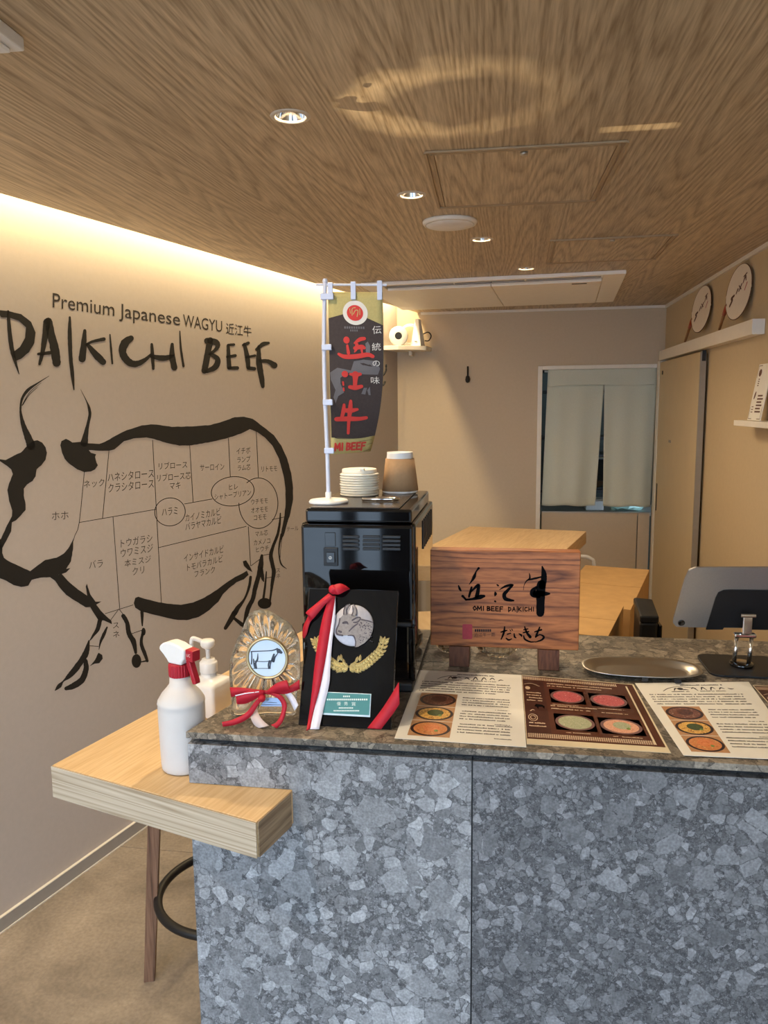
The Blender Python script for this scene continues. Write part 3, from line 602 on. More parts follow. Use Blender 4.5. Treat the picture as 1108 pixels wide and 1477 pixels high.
def fan(cpx, hpx, rz, ry, label):
    # round paper fan leaning against the wall on the ledge
    c = onx(cpx[0], cpx[1], 0.955); h = onx(hpx[0], hpx[1], 0.952); h.z = 1.9395
    t = thing('round_fan', (c.x, c.y, 1.937), label, 'hand fan', 'round paper fans on the ledge')
    pl = Plane((c.x, c.y, c.z), (0.16, -1, 0), (0.10, 0, 1))
    pts = [(ry * math.cos(2 * PI * k / 48), rz * math.sin(2 * PI * k / 48)) for k in range(48)]
    v = [pl.P(u, w, d) for d in (0, 0.0025) for u, w in pts]
    f = [list(range(48))[::-1], list(range(48, 96))] + [[k, (k + 1) % 48, 48 + (k + 1) % 48, 48 + k] for k in range(48)]
    lf = P_('leaf', (v, f), M_fan, t)
    P_('rim', g_tube([pl.P(u, w, 0.001) for u, w in pts], 0.0022, 6, True), M_fanrim, t, True)
    q = Vector((0.957, h.y, h.z + 0.007)); d = (pl.o - q).normalized(); e0 = pl.P(*(Vector((d.dot(pl.eu), d.dot(pl.ev))) * -min(rz, ry) * 0.93), 0.001)
    P_('handle', g_tube([q, q.lerp(e0, 0.5), e0], [0.006, 0.007, 0.006], 8), M_bamboo, t, True)
    P_('handle_wrap', g_tube([q.lerp(e0, 0.62), q.lerp(e0, 0.95)], [0.0085, 0.0085], 8), mat('fan_wrap_red', (160, 70, 46), 0.6), t, True)
    s = rz
    g = [g_stroke([(a * s, b * s, w * s) for a, b, w in st]) for st in ([(-.55, -.45, .1), (-.4, -.25, .12), (-.5, -.18, .1), (-.3, -.1, .1)], [(-.15, -.05, .06), (-.05, .1, .09)], [(.05, .02, .07), (.2, .25, .08)], [(.0, .22, .05), (.2, .08, .06)], [(.3, .28, .06), (.42, .5, .1), (.5, .35, .06)], [(.28, .5, .05), (.5, .6, .06)])]
    decal('brush_print', g, pl, M_fanrim, lf, 0.003)
    decal('brush_print', [g_stroke([(.5 * s, .0 * s, .05 * s), (.62 * s, .25 * s, .06 * s)])], pl, M_red, lf, 0.003)
fan((1012, 446), (987, 492), 0.113, 0.112, 'round white paper fan on the ledge, farther one near the back wall')
fan((1066, 421), (1036, 477), 0.113, 0.112, 'round white paper fan on the ledge, nearer one toward the right edge')
sh = thing('wall_shelf', (0.94, 2.95, 1.52), 'small white shelf on the right wall below the sliding-door track', 'shelf')
box('board', (0.905, 2.55, 1.526), (XR - 0.0008, 3.27, 1.548), M_white, sh, 0.002); box('bracket', (0.95, 2.75, 1.49), (XR - 0.0008, 2.95, 1.5255), M_white, sh, 0.002)
cd = thing('menu_card_stand', (0.95, 2.98, 1.549), 'printed card with corner ornaments leaning on the small white wall shelf', 'card')
pc = Plane((0.928, 3.165, 1.5492), (0, -1, 0), (0.16, -0.10, 1))
v = [pc.P(u, w, d) for d in (0, 0.003) for u, w in ((0, 0), (0.15, 0), (0.15, 0.213), (0, 0.213))]
P_('card_sheet', (v, [[3, 2, 1, 0], [4, 5, 6, 7], [0, 1, 5, 4], [1, 2, 6, 5], [2, 3, 7, 6], [3, 0, 4, 7]]), M_paper, cd)
M_brownp = mat('print_brown', (104, 70, 52), 0.6)
gl = []
for x0, x1 in ((0.006, 0.045), (0.105, 0.144)):
    for y0, y1 in ((0.006, 0.05), (0.163, 0.207)):
        xa = x0 if x0 < 0.05 else x1; ya = y0 if y0 < 0.05 else y1
        decal('corner_ornament', [g_poly([(x0, ya - 0.0012), (x1, ya - 0.0012), (x1, ya + 0.0012), (x0, ya + 0.0012)])], pc, M_brownp, cd, 0.0035); decal('corner_ornament', [g_rect(xa - 0.0012, y0, xa + 0.0012, y1)], pc, M_brownp, cd, 0.0036)
decal('round_emblem', [g_ell(0.035, 0.18, 0.016, 0.014)], pc, M_brownp, cd, 0.0035); decal('leaf_emblem', [g_ell(0.03, 0.095, 0.008, 0.016, -0.4)], pc, M_brownp, cd, 0.0035)
for k in range(4): gl.append(g_rect(0.03, 0.13 + k * 0.008, 0.045, 0.134 + k * 0.008))
for k in range(6): gl += [g_rect(0.065, 0.03 + k * 0.012, 0.13 - 0.01 * (k % 2), 0.036 + k * 0.012)]
for k in range(3): gl.append(g_rect(0.02, 0.03 + k * 0.01, 0.042, 0.033 + k * 0.01))
tag(decal('card_text', gl, pc, M_brownp, cd, 0.0035), kind='stuff')

# ------------------------------------------------------------------ back wall bits
hk = thing('wall_hook', (-0.244, YB, 1.76), 'small black hook alone on the beige back wall', 'hook')
c = Vector((-0.244, YB - 0.002, 0))
P_('stem', g_tube([c + Vector((0, -0.006, 1.868)), c + Vector((0, -0.007, 1.80)), c + Vector((0, -0.012, 1.775))], [0.006, 0.006, 0.008], 8), M_matblk, hk, True)
P_('knob', g_lathe([(0.0, -0.022), (0.012, -0.016), (0.016, 0), (0.012, 0.02), (0.004, 0.028)], (-0.244, YB - 0.022, 1.782), 14, False, True), M_matblk, hk, True)
ch = thing('coat_hook', tuple(wl(2.9, 0, 1.75)), 'black two-armed coat hook on the left wall behind the banner', 'hook')
P_('plate', g_tube([wl(2.86, 0.006, 1.74), wl(2.86, 0.006, 1.82)], 0.006, 8), M_matblk, ch)
P_('arm', g_tube(catmull([tuple(wl(2.86, 0.01, 1.80)), tuple(wl(2.90, 0.035, 1.80)), tuple(wl(2.93, 0.05, 1.835)), tuple(wl(2.935, 0.05, 1.875))]), 0.006, 8), M_matblk, ch, True)
P_('arm', g_tube(catmull([tuple(wl(2.86, 0.01, 1.755)), tuple(wl(2.9, 0.04, 1.745)), tuple(wl(2.92, 0.05, 1.77))]), 0.006, 8), M_matblk, ch, True)
ws = thing('corner_shelf', (-0.6, 5.0, 1.97), 'white corner shelf high up in the back left corner', 'shelf')
g = g_prism([(-0.738, YB - 0.003), (-0.775, 4.88), (-0.67, 4.875), (-0.50, 4.96), (-0.48, YB - 0.003)], 1.968, 1.995, 0.003); P_('board', g, M_white, ws)
P_('bracket', g_box((-0.62, YB - 0.10, 1.94), (-0.60, YB - 0.002, 1.9675), 0.002), M_white, ws)
cm = thing('tape_roll', (-0.68, 4.945, 1.996), 'white roll with a black core on the corner shelf', 'roll')
Rm = Matrix.Translation((-0.675, 4.93, 2.056)) @ Matrix.Rotation(PI / 2, 4, 'X') @ Matrix.Rotation(0.12, 4, 'Y')
P_('roll_body', xf(g_lathe([(0.022, -0.03), (0.055, -0.03), (0.06, -0.024), (0.06, 0.03), (0.055, 0.035), (0.023, 0.035)], (0, 0, 0), 36, False, False), Rm), M_plast, cm, True)
P_('core', xf(g_lathe([(0.0225, -0.034), (0.0225, 0.033), (0.0, 0.033)], (0, 0, 0), 24, True, False), Rm), M_matblk, cm)
cc = thing('cable_coil', (-0.62, 5.03, 1.996), 'coil of white cable behind the roll on the corner shelf', 'cable')
for k in range(3):
    r = 0.055 + 0.007 * k
    P_('loop', g_tube([(-0.615 + r * math.cos(a), 5.035 + 0.008 * k, 2.0005 + 0.0725 + r * math.sin(a)) for a in [2 * PI * q / 36 for q in range(36)]], 0.0035, 6, True), M_plast, cc, True)
P_('tie', g_box((-0.68, 5.026, 2.06), (-0.66, 5.062, 2.075), 0.002), M_matblk, cc)
rt = thing('router', (-0.56, 4.98, 1.996), 'white tapered upright router box on the corner shelf', 'router')
v = [Vector(p) for p in ((-0.60, 4.955, 1.996), (-0.535, 4.94, 1.996), (-0.515, 5.02, 1.996), (-0.58, 5.03, 1.996), (-0.575, 4.985, 2.165), (-0.553, 4.98, 2.165), (-0.54, 5.01, 2.165), (-0.562, 5.015, 2.165))]
P_('case', (v, [[3, 2, 1, 0], [4, 5, 6, 7], [0, 1, 5, 4], [1, 2, 6, 5], [2, 3, 7, 6], [3, 0, 4, 7]]), M_plast, rt)
P_('indicator', g_box((-0.575, 4.945, 2.02), (-0.56, 4.951, 2.026)), M_base, rt)
P_('cord', g_tube(catmull([(-0.515, 5.0, 2.03), (-0.49, 5.0, 2.03), (-0.475, 5.01, 2.06), (-0.495, 5.03, 2.085), (-0.53, 5.035, 2.075)]), 0.004, 6), M_matblk, rt, True)
# ------------------------------------------------------------------ back table, boxes
bt = thing('side_table', (0.0, 3.75, 0), 'pale wood table behind the counter, beyond the carved sign', 'table')
far = [(-0.185, 4.17), (0.425, 4.06)]; d = Vector((0.2595, 0.96574)); 
pts = [far[0], far[1], (far[1][0] - d.x * 1.0, far[1][1] - d.y * 1.0), (far[0][0] - d.x * 1.05, far[0][1] - d.y * 1.05)]
P_('table_top', g_prism(pts, 0.895, 0.96, 0.002), M_oak, bt)
for px_, py_ in ((-0.19, 4.06), (0.35, 3.96), (-0.38, 3.25), (0.14, 3.2)): P_('leg', g_box((px_ - 0.02, py_ - 0.02, 0), (px_ + 0.02, py_ + 0.02, 0.8945), 0.002), M_oak, bt)
h0, h1, h2, h3 = ony(834, 806, 4.27), ony(843, 803, 4.27), ony(852, 806, 4.27), ony(857, 815, 4.27)
ht = thing('white_hose', (h0.x, 4.27, 0.0), 'white hose loop behind the sign, above the cardboard boxes', 'hose')
P_('hose_tube', g_tube(catmull([(h0.x - 0.02, 4.27, 0.012), (h0.x - 0.02, 4.27, h0.z - 0.1), tuple(h0), tuple(h1), tuple(h2), tuple(h3), (h3.x + 0.01, 4.27, h3.z - 0.2), (h3.x + 0.01, 4.27, 0.012)]), 0.011, 10), M_plast, ht, True)
P_('hose_clip', g_box((h0.x - 0.035, 4.255, 0.3), (h0.x - 0.005, 4.285, 0.32), 0.002), M_base, ht)
M_void = None
def carton2(fr, w, dp, z1, label):
    # fr = front right corner at the top; boxes stand parallel to the left wall
    fr = Vector((fr[0], fr[1], 0)); ln = Vector((WD.x, WD.y, 0)); lf = Vector((-WN.x, -WN.y, 0))
    t = thing('cardboard_box', (fr.x - 0.1, fr.y + 0.1, 0), label, 'box', 'cardboard boxes behind the counter')
    def quad(a, b, c, d): return [((fr + lf * u + ln * v).x, (fr + lf * u + ln * v).y) for u, v in (a, b, c, d)]
    P_('carton_body', g_prism(quad((0, 0), (w, 0), (w, dp), (0, dp)), 0.0, z1 - 0.005, 0.001), M_card, t)
    h = dp / 2
    P_('lid_flap', g_prism(quad((0, 0), (w, 0), (w, h - 0.002), (0, h - 0.002)), z1 - 0.0048, z1), M_card, t)
    P_('lid_flap', g_prism(quad((0, h + 0.002), (w, h + 0.002), (w, dp), (0, dp)), z1 - 0.0048, z1), M_card, t)
    P_('side_slot', g_prism(quad((-0.0008, dp * 0.4), (-0.0001, dp * 0.4), (-0.0001, dp * 0.55), (-0.0008, dp * 0.55)), z1 - 0.14, z1 - 0.11), M_cardd, t)
    return t
carton2((0.486, 2.985), 0.30, 0.78, 0.83, 'large closed cardboard box behind the counter, right of the carved sign')
b2 = carton2((0.338, 2.50), 0.30, 0.42, 0.865, 'smaller cardboard box with a dark gap, nearest behind the counter')
bn = thing('black_bin', (0.48, 2.66, 0), 'slim black bin standing beside the cardboard boxes', 'bin')
P_('bin_body', g_prism([(0.448, 2.56), (0.505, 2.56), (0.525, 2.78), (0.468, 2.80)], 0, 0.90, 0.008), M_matblk, bn)
P_('bin_lid', g_prism([(0.446, 2.555), (0.507, 2.555), (0.528, 2.785), (0.465, 2.805)], 0.9005, 0.925, 0.006), M_matblk, bn)
P_('bin_handle', g_box((0.508, 2.57, 0.80), (0.522, 2.66, 0.89), 0.004), M_gloss, bn)

# ------------------------------------------------------------------ counter
ctr = thing('service_counter', (0.3, 1.15, 0), 'long service counter clad in grey breccia stone', 'counter')
YC = 1.137; L0 = Vector((-0.516, YC)); LD = Vector((WD.x, WD.y)); LN = Vector((WN.x, WN.y)); XE = XR - 0.004; YK = 1.765
def lp(t, o=0.0): q = L0 + LD * t + LN * o; return (q.x, q.y)
tk = (YK - YC) / LD.y; ts = (1.535 - YC) / LD.y
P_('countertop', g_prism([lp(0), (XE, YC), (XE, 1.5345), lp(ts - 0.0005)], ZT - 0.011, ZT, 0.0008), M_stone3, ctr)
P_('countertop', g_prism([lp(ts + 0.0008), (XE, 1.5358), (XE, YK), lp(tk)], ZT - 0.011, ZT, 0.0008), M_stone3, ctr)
P_('shadow_gap', g_prism([lp(0.02, 0.012), (XE, YC + 0.016), (XE, YK - 0.02), lp(tk - 0.02, 0.012)], ZT - 0.0205, ZT - 0.0113), M_black, ctr)
PT = ZT - 0.021; XS = -0.045; TX = -0.338     # panel top, seam, where the table pierces the front
pf, pb = YC + 0.001, YC + 0.02
def front(name, pts, pm=None):   # polygon in x,z -> 19 mm thick front panel
    pm = pm or M_stone; bm = bmesh.new(); a = [bm.verts.new((x, pf, z)) for x, z in pts]; b = [bm.verts.new((x, pb, z)) for x, z in pts]
    bm.faces.new(a); bm.faces.new(b[::-1]); n = len(pts)
    for i in range(n): bm.faces.new((a[i], b[i], b[(i + 1) % n], a[(i + 1) % n]))
    bmesh.ops.recalc_face_normals(bm, faces=bm.faces[:]); return P_(name, bm_out(bm), pm, ctr)
front('front_panel', [(-0.514, PT), (-0.514, ZB + 0.0008), (TX, ZB + 0.0008), (TX, ZB - 0.0588), (-0.514, ZB - 0.0588), (-0.514, 0.0), (XS - 0.0012, 0.0), (XS - 0.0012, PT)])
front('front_panel', [(XS + 0.0012, PT), (XS + 0.0012, 0.0), (XE, 0.0), (XE, PT)], M_stone2)
P_('seam_filler', g_box((XS - 0.0011, pf + 0.003, 0), (XS + 0.0011, pb, PT)), M_black, ctr)
t0 = 0.024
for z0, z1 in ((0.0, ZB - 0.0588), (ZB + 0.0008, PT)):
    P_('end_panel', g_prism([lp(t0, 0.002), lp(tk, 0.002), lp(tk, 0.02), lp(t0, 0.02)], z0, z1), M_stone, ctr)
P_('support_wall', g_box((0.30, YC + 0.03, 0), (0.32, YK - 0.03, PT - 0.0005)), M_matblk, ctr)
# ------------------------------------------------------------------ wooden table that runs into the counter
tb = thing('wooden_table', (-0.6, 1.4, ZB - 0.058), 'thick pale oak table top slotted into the stone counter', 'table')
A0 = Vector((-0.781, 1.166)); A1 = Vector((-0.364, 1.036)); LEN = 1.25
A1 = Vector((A1.x, A1.y)); B1 = A1 + LD * LEN; B0 = A0 + LD * (LEN - 0.02)
M_core = M_oak
P_('board', g_prism([(A0.x, A0.y + 0.001), (A1.x, A1.y + 0.001), (B1.x, B1.y), (B0.x, B0.y)], ZB - 0.058, ZB, 0.001), M_oak, tb)
e = (A1 - A0).normalized(); en = Vector((e.y, -e.x))
q = [A0 + en * 0.0005, A1 + en * 0.0005, A1 + en * 0.0022, A0 + en * 0.0022]
P_('front_edging', g_prism([(p.x, p.y) for p in q], ZB - 0.058, ZB - 0.0006), M_oak_x, tb)
M_oak_shaded = wood('oak_shaded_end', (120, 98, 74), (176, 150, 118), 'Y', ring=20, stretch=0.05, rough=0.55, rot=-0.2625, dist=9)  # darker oak: shade on the right-facing end is put into the colour
q = [A1 + LN * 0.0006 + LD * 0.002, A1 + LN * 0.002 + LD * 0.002, A1 + LN * 0.002 + LD * 0.098, A1 + LN * 0.0006 + LD * 0.098]
P_('shaded_end_strip', g_prism([(p.x, p.y) for p in q], ZB - 0.058, ZB - 0.0006), M_oak_shaded, tb)
P_('bearer', g_prism([lp(0.45, 0.03), lp(0.52, 0.03), lp(0.52, 0.10), lp(0.45, 0.10)], 0.0, ZB - 0.0582), M_oak, tb)
# ------------------------------------------------------------------ bar stool
st = thing('bar_stool', (-0.765, 1.935, 0), 'bar stool with walnut legs and black foot ring under the oak table', 'stool')
SC = Vector((-0.765, 1.935))
a0 = math.atan2(1.863 - 1.935, -0.99 + 0.765)
for k in range(4):
    a = a0 + k * PI / 2; d = Vector((math.cos(a), math.sin(a))); s = Vector((-d.y, d.x))
    bot = Vector((*(SC + d * 0.2365), 0)); top = Vector((*(SC + d * 0.183), 0.70))
    v = []
    for p, h in ((bot, 0.0145), (top, 0.017)):
        for i, j in ((-1, -1), (1, -1), (1, 1), (-1, 1)): v.append(p + Vector((*(d * (i * h) + s * (j * h)), 0)))
    P_('leg', (v, [[3, 2, 1, 0], [4, 5, 6, 7], [0, 1, 5, 4], [1, 2, 6, 5], [2, 3, 7, 6], [3, 0, 4, 7]]), M_walnut, st)
P_('foot_ring', g_tube([(SC.x + 0.2 * math.cos(2 * PI * k / 64), SC.y + 0.2 * math.sin(2 * PI * k / 64), 0.25) for k in range(64)], 0.0125, 12, True), M_matblk, st, True)
P_('seat', g_lathe([(0.0, 0.7005), (0.17, 0.7005), (0.185, 0.71), (0.19, 0.73), (0.18, 0.75), (0.12, 0.757), (0, 0.757)], (SC.x, SC.y, 0), 40, False, False), mat('seat_brown_leather', (74, 56, 46), 0.5), st, True)

# ------------------------------------------------------------------ coffee machine
cf = thing('coffee_machine', (-0.268, 1.366, ZT), 'glossy black boxy coffee machine on the counter', 'coffee machine')
MX0, MX1, MY0, MY1 = -0.376, -0.160, 1.366, 1.72
zb = ZT + 0.0005
P_('base_tray', g_box((MX0 + 0.004, MY0 - 0.012, zb), (MX1 - 0.004, MY1, zb + 0.018), 0.004), M_matblk, cf)
P_('body', g_box((MX0, MY0 + 0.012, zb + 0.0182), (MX1, MY1, 1.4055), 0.006, 3), M_gloss, cf)
P_('lower_front', g_box((MX0 + 0.012, MY0 + 0.002, zb + 0.0185), (MX1 - 0.012, MY0 + 0.0118, 1.222), 0.004), M_gloss, cf)
fs = P_('upper_fascia', g_box((MX0 + 0.003, MY0 - 0.004, 1.2235), (MX1 - 0.003, MY0 + 0.0118, 1.404), 0.006, 3), M_gloss, cf)
P_('fascia_lip', g_box((MX0 + 0.006, MY0 - 0.006, 1.214), (MX1 - 0.006, MY0 + 0.0115, 1.2232), 0.003), M_matblk, cf)
for x in (MX0, MX1 - 0.010): P_('corner_post', g_box((x, MY0 - 0.002, zb + 0.0185), (x + 0.010, MY0 + 0.0117, 1.2138), 0.003), M_gloss, cf)
P_('top_lid', g_box((MX0 + 0.010, MY0 + 0.006, 1.4058), (MX1 - 0.006, MY1 - 0.03, 1.432), 0.005, 3), M_gloss, cf)
P_('lid_plate', g_box((MX0 + 0.018, MY0 + 0.012, 1.4322), (MX1 - 0.03, MY1 - 0.035, 1.4345), 0.001), mat('machine_top_plate', (58, 50, 44), 0.25, noise=0.08), cf)
hd_ = g_tube(catmull([(-0.275, 1.47, 1.4385), (-0.245, 1.462, 1.4395), (-0.215, 1.465, 1.4395), (-0.205, 1.474, 1.4395), (-0.22, 1.482, 1.4395), (-0.25, 1.484, 1.4395)]), 0.0035, 8); P_('lid_handle', hd_, M_chrome, cf, True)
mp_ = Plane((MX0, MY0 - 0.004, 1.2235), (1, 0, 0), (0, 0, 1))
def mpx(cx, cy): return mp_.px(420 + cx * 0.19856, 640 + cy * 0.19856)
def raised(name, x0, y0, x1, y1, d0, d1, m, par):
    a = mpx(x0, y1); b = mpx(x1, y0)
    lo = mp_.P(a[0], a[1], d0); hi = mp_.P(b[0], b[1], d1)
    return P_(name, g_box((lo.x, hi.y, lo.z), (hi.x, lo.y, hi.z), 0.0006, 1), m, par)
sw = raised('switch_frame', 240, 755, 340, 885, 0.0002, 0.003, M_matblk, fs)
raised('blank_cover', 248, 645, 322, 745, 0.0002, 0.0015, M_gloss, fs)
raised('rocker', 262, 785, 320, 860, 0.0032, 0.006, M_gloss, fs)
c = mpx(290, 824)
decal('power_mark', [g_stroke([(c[0] + 0.0026 * math.cos(a), c[1] + 0.0026 * math.sin(a), 0.0006) for a in [2 * PI * k / 16 for k in range(17)]], 2), g_rect(c[0] - 0.0004, c[1] - 0.0016, c[0] + 0.0004, c[1] + 0.0016)], mp_, M_plast, fs, 0.0063)
for x0, x1 in ((375, 495), (522, 645), (665, 795)):
    for k in range(4):
        y = 668 + k * 29; raised('vent_slat', x0, y, x1, y + 17, 0.0002, 0.003, M_matblk, fs)
# side vents: vertical ribs on the right flank towards the back
for k in range(7): P_('side_rib', g_box((MX1 + 0.0002, 1.50 + k * 0.028, 1.335), (MX1 + 0.002, 1.512 + k * 0.028, 1.392), 0.0006, 1), M_matblk, cf)
# ------------------------------------------------------------------ things on the machine
ZM = 1.4348
fg = thing('table_banner', (-0.338, 1.446, ZM), 'small white banner stand with a dark printed beef flag on the machine', 'banner')
fb = Vector((-0.337, 1.442, ZM))
P_('foot', g_lathe([(0.038, 0.0), (0.0385, 0.003), (0.036, 0.006), (0.01, 0.0085), (0.0, 0.0085)], fb, 40, True, False), M_plast, fg, True)
pt0 = ony(474, 722, 1.446); pt0.z = ZM + 0.006; pt1 = ony(469, 407, 1.446)
P_('socket', g_tube([pt0, pt0 + Vector((0, 0, 0.014))], 0.006, 12), M_plast, fg)
mid = ony(470, 600, 1.446) 
M_pole = mat('banner_pole_plastic', (206, 210, 226), 0.35, noise=0.02)
P_('pole', g_tube(catmull([tuple(pt0), tuple(ony(472.5, 660, 1.446)), tuple(ony(468.5, 560, 1.446)), tuple(ony(467.5, 480, 1.446)), tuple(pt1)]), 0.0042, 10), M_pole, fg, True)
P_('pole_cap', g_tube([pt1, pt1 + Vector((0, 0, 0.006))], [0.0055, 0.004], 10), M_pole, fg)
ca = ony(456, 410.5, 1.446); cb = ony(558, 411, 1.446)
P_('crossbar', g_tube([ca, cb], 0.0022, 8), M_pole, fg)
# cloth: hangs from the bar, its free corner curls backwards
W_F, H_F = 0.104, 0.305
tl_ = ony(473, 421, 1.446); 
def cloth_pt(u, v, d=0.0):
    """u,v in 0..1 (v down)"""
    curl = 0.9 * v ** 1.5                      # free side swings back towards the bottom
    x = W_F * (u * math.cos(curl)) ; y = W_F * u * math.sin(curl) * 0.9
    wob = 0.0025 * math.sin(v * 9 + u * 3) * v
    zz = -H_F * v * (1 - 0.02 * u * v) - 0.004 * u
    n = Vector((math.sin(curl), -math.cos(curl), 0))
    return Vector((tl_.x + x, tl_.y + y + wob, tl_.z + zz)) + n * d
def cloth_grid(u0, u1, v0, v1, d, nx=8, ny=24):
    v = [cloth_pt(u0 + (u1 - u0) * i / nx, v0 + (v1 - v0) * j / ny, d) for j in range(ny + 1) for i in range(nx + 1)]
    f = [[j * (nx + 1) + i, (j + 1) * (nx + 1) + i, (j + 1) * (nx + 1) + i + 1, j * (nx + 1) + i + 1] for j in range(ny) for i in range(nx)]
    return v, f
M_flag = mat('flag_ochre', (188, 172, 112), 0.85, noise=0.06, nscale=300, bump=0.2, bscale=1500)
M_flagd = mat('flag_charcoal', (66, 56, 54), 0.85, noise=0.08, nscale=200)
M_flagg = mat('flag_grey', (110, 106, 108), 0.85, noise=0.08); M_flagr = mat('flag_red', (206, 62, 56), 0.8, noise=0.05); M_flagw = mat('flag_white', (222, 216, 206), 0.8, noise=0.04)
fc = P_('flag_cloth', cloth_grid(0, 1, 0, 1, 0), M_flag, fg, True); md = fc.modifiers.new('thick', 'SOLIDIFY'); md.thickness = 0.0006; md.offset = -1
def fuv(cx, cy):   # trace in zoomed-crop pixels (568x1477) -> cloth uv, following the photo's taper
    v = (cy - 118) / (1432 - 118); xl = 75 - 5 * min(1, v * 2); xr = 512 - 100 * max(0, v) ** 1.25; return ((cx - xl) / (xr - xl), v)
def cl_decal(name, gs, m, d=0.0012):
    v, f = join(*gs); out = [cloth_pt(*fuv(p.x, p.y), d) for p in v]; ff = []
    for q in f:
        a, b, c = out[q[0]], out[q[1]], out[q[2]]; ff.append(q[::-1] if (b - a).cross(c - a).y > 0 else q)
    return mk(name, out, ff, m, fc)
dk = []
NX, NY = 8, 26
vv = []; ff = []
for j in range(NY + 1):
    for i in range(NX + 1):
        u = i / NX; top = 325 - 55 * u / 0.45 if u < 0.45 else 270 + 105 * (u - 0.45) / 0.55
        bot = 1290 + 15 * math.sin(u * PI); y = top + (bot - top) * j / NY
        v = (y - 118) / (1432 - 118); vv.append(cloth_pt(0.004 + 0.992 * u, v, 0.0005))
for j in range(NY):
    for i in range(NX): k = j * (NX + 1) + i; ff.append([k, k + NX + 1, k + NX + 2, k + 1])
mk('dark_field', vv, ff, M_flagd, fc)
cl_decal('cow_print', [g_poly([(75, 760), (130, 720), (230, 740), (255, 665), (330, 650), (420, 660), (448, 720), (430, 770), (330, 770), (210, 760), (150, 800), (150, 850), (175, 920), (130, 950), (110, 1010), (95, 960), (112, 900), (80, 820)]), g_poly([(300, 930), (320, 880), (345, 880), (330, 935)]), g_poly([(345, 900), (365, 870), (370, 940), (355, 940)]), g_poly([(350, 520), (370, 505), (385, 540), (380, 600), (350, 600)])], M_flagg, 0.0009)
cl_decal('emblem_ring', [g_ell(287, 280, 98, 96, 0, 40)], M_flagw, 0.0010)
cl_decal('emblem_core', [g_ell(285, 282, 64, 62, 0, 36)], M_flagr, 0.0014)
cl_decal('emblem_mark', [g_stroke([(262, 300, 6), (265, 250, 6), (290, 240, 6)]), g_stroke([(300, 310, 6), (310, 265, 6), (290, 262, 6), (272, 290, 6)]), g_stroke([(245, 250, 5), (250, 285, 5)]), g_stroke([(325, 250, 5), (322, 295, 5)])], M_flag, 0.0017)
cl_decal('red_brush_lettering', [
    g_ell(208, 497, 24, 28), g_stroke([(268, 520, 14), (310, 490, 30), (345, 482, 26)]), g_stroke([(285, 530, 26), (280, 565, 22), (265, 590, 10)]), g_stroke([(270, 560, 30), (320, 548, 34), (338, 556, 26)]), g_stroke([(318, 560, 20), (322, 600, 14)]), g_stroke([(212, 540, 18), (218, 600, 26)]), g_stroke([(145, 610, 22), (190, 630, 34), (280, 625, 38), (360, 610, 34), (398, 622, 30)]),
    g_ell(184, 770, 24, 26), g_stroke([(225, 770, 20), (262, 775, 34), (298, 768, 24)]), g_stroke([(262, 770, 50), (258, 820, 34), (254, 870, 30)]), g_stroke([(218, 875, 30), (258, 880, 36), (302, 868, 28)]), g_stroke([(168, 835, 14), (170, 860, 12)]), g_stroke([(170, 885, 14), (172, 905, 12)]),
    g_stroke([(170, 1020, 20), (165, 1070, 30), (150, 1130, 24)]), g_stroke([(220, 990, 22), (215, 1060, 34), (205, 1150, 26), (202, 1260, 22)]), g_stroke([(165, 1065, 30), (215, 1070, 40), (268, 1060, 22)]), g_stroke([(112, 1140, 36), (200, 1138, 40), (280, 1140, 34), (338, 1132, 28)])], M_flagr, 0.0016)
cl_decal('white_lettering', [text_box('伝', 412, 445, 480, 440, 62), text_box('統', 398, 578, 466, 574, 62), text_box('の', 394, 702, 448, 702, 46), text_box('味', 374, 848, 440, 845, 60)], M_flagw, 0.0016)
cl_decal('small_print', [g_rect(195 + k * 18, 388, 207 + k * 18, 406) for k in range(9)] + [g_rect(240 + k * 16, 412, 250 + k * 16, 428) for k in range(4)], M_flagg, 0.0012)
cl_decal('red_word', pen_text('MI BEEF', 98, 1400, 362, 1406, 58, 15), M_flagr, 0.0012)
cl_decal('hem_stripes', [g_stroke([(75, 1268, 4), (110, 1298, 4), (220, 1308, 4), (330, 1302, 4), (420, 1285, 4)]), g_stroke([(300, 1335, 3), (400, 1325, 3)]), g_stroke([(345, 1425, 3), (405, 1410, 3)]), g_stroke([(370, 1365, 3), (410, 1355, 3)])], M_flagd, 0.0014)
M_clip = mat('clip_plastic', (196, 204, 228), 0.35)
for u in (0.05, 0.47, 0.95):
    a = cloth_pt(u, 0.02, 0.001); 
    P_('hanger_strap', g_box((a.x - 0.0048, a.y - 0.0028, a.z - 0.008), (a.x + 0.0048, a.y + 0.0005, ca.z + 0.0026), 0.0006, 1), M_clip, fg)
for v, sx in ((0.335, 0), (0.672, 0), (0.974, 0)):
    a = cloth_pt(0.0, v, 0.001); P_('side_clip', g_box((a.x - 0.013, a.y - 0.0075, a.z - 0.0055), (a.x + 0.006, a.y - 0.001, a.z + 0.0055), 0.001, 1), M_clip, fg)
a = cloth_pt(0.0, 0.03, 0.001); P_('side_clip', g_box((a.x - 0.013, a.y - 0.0075, a.z - 0.006), (a.x + 0.012, a.y - 0.003, a.z + 0.006), 0.001, 1), M_clip, fg)
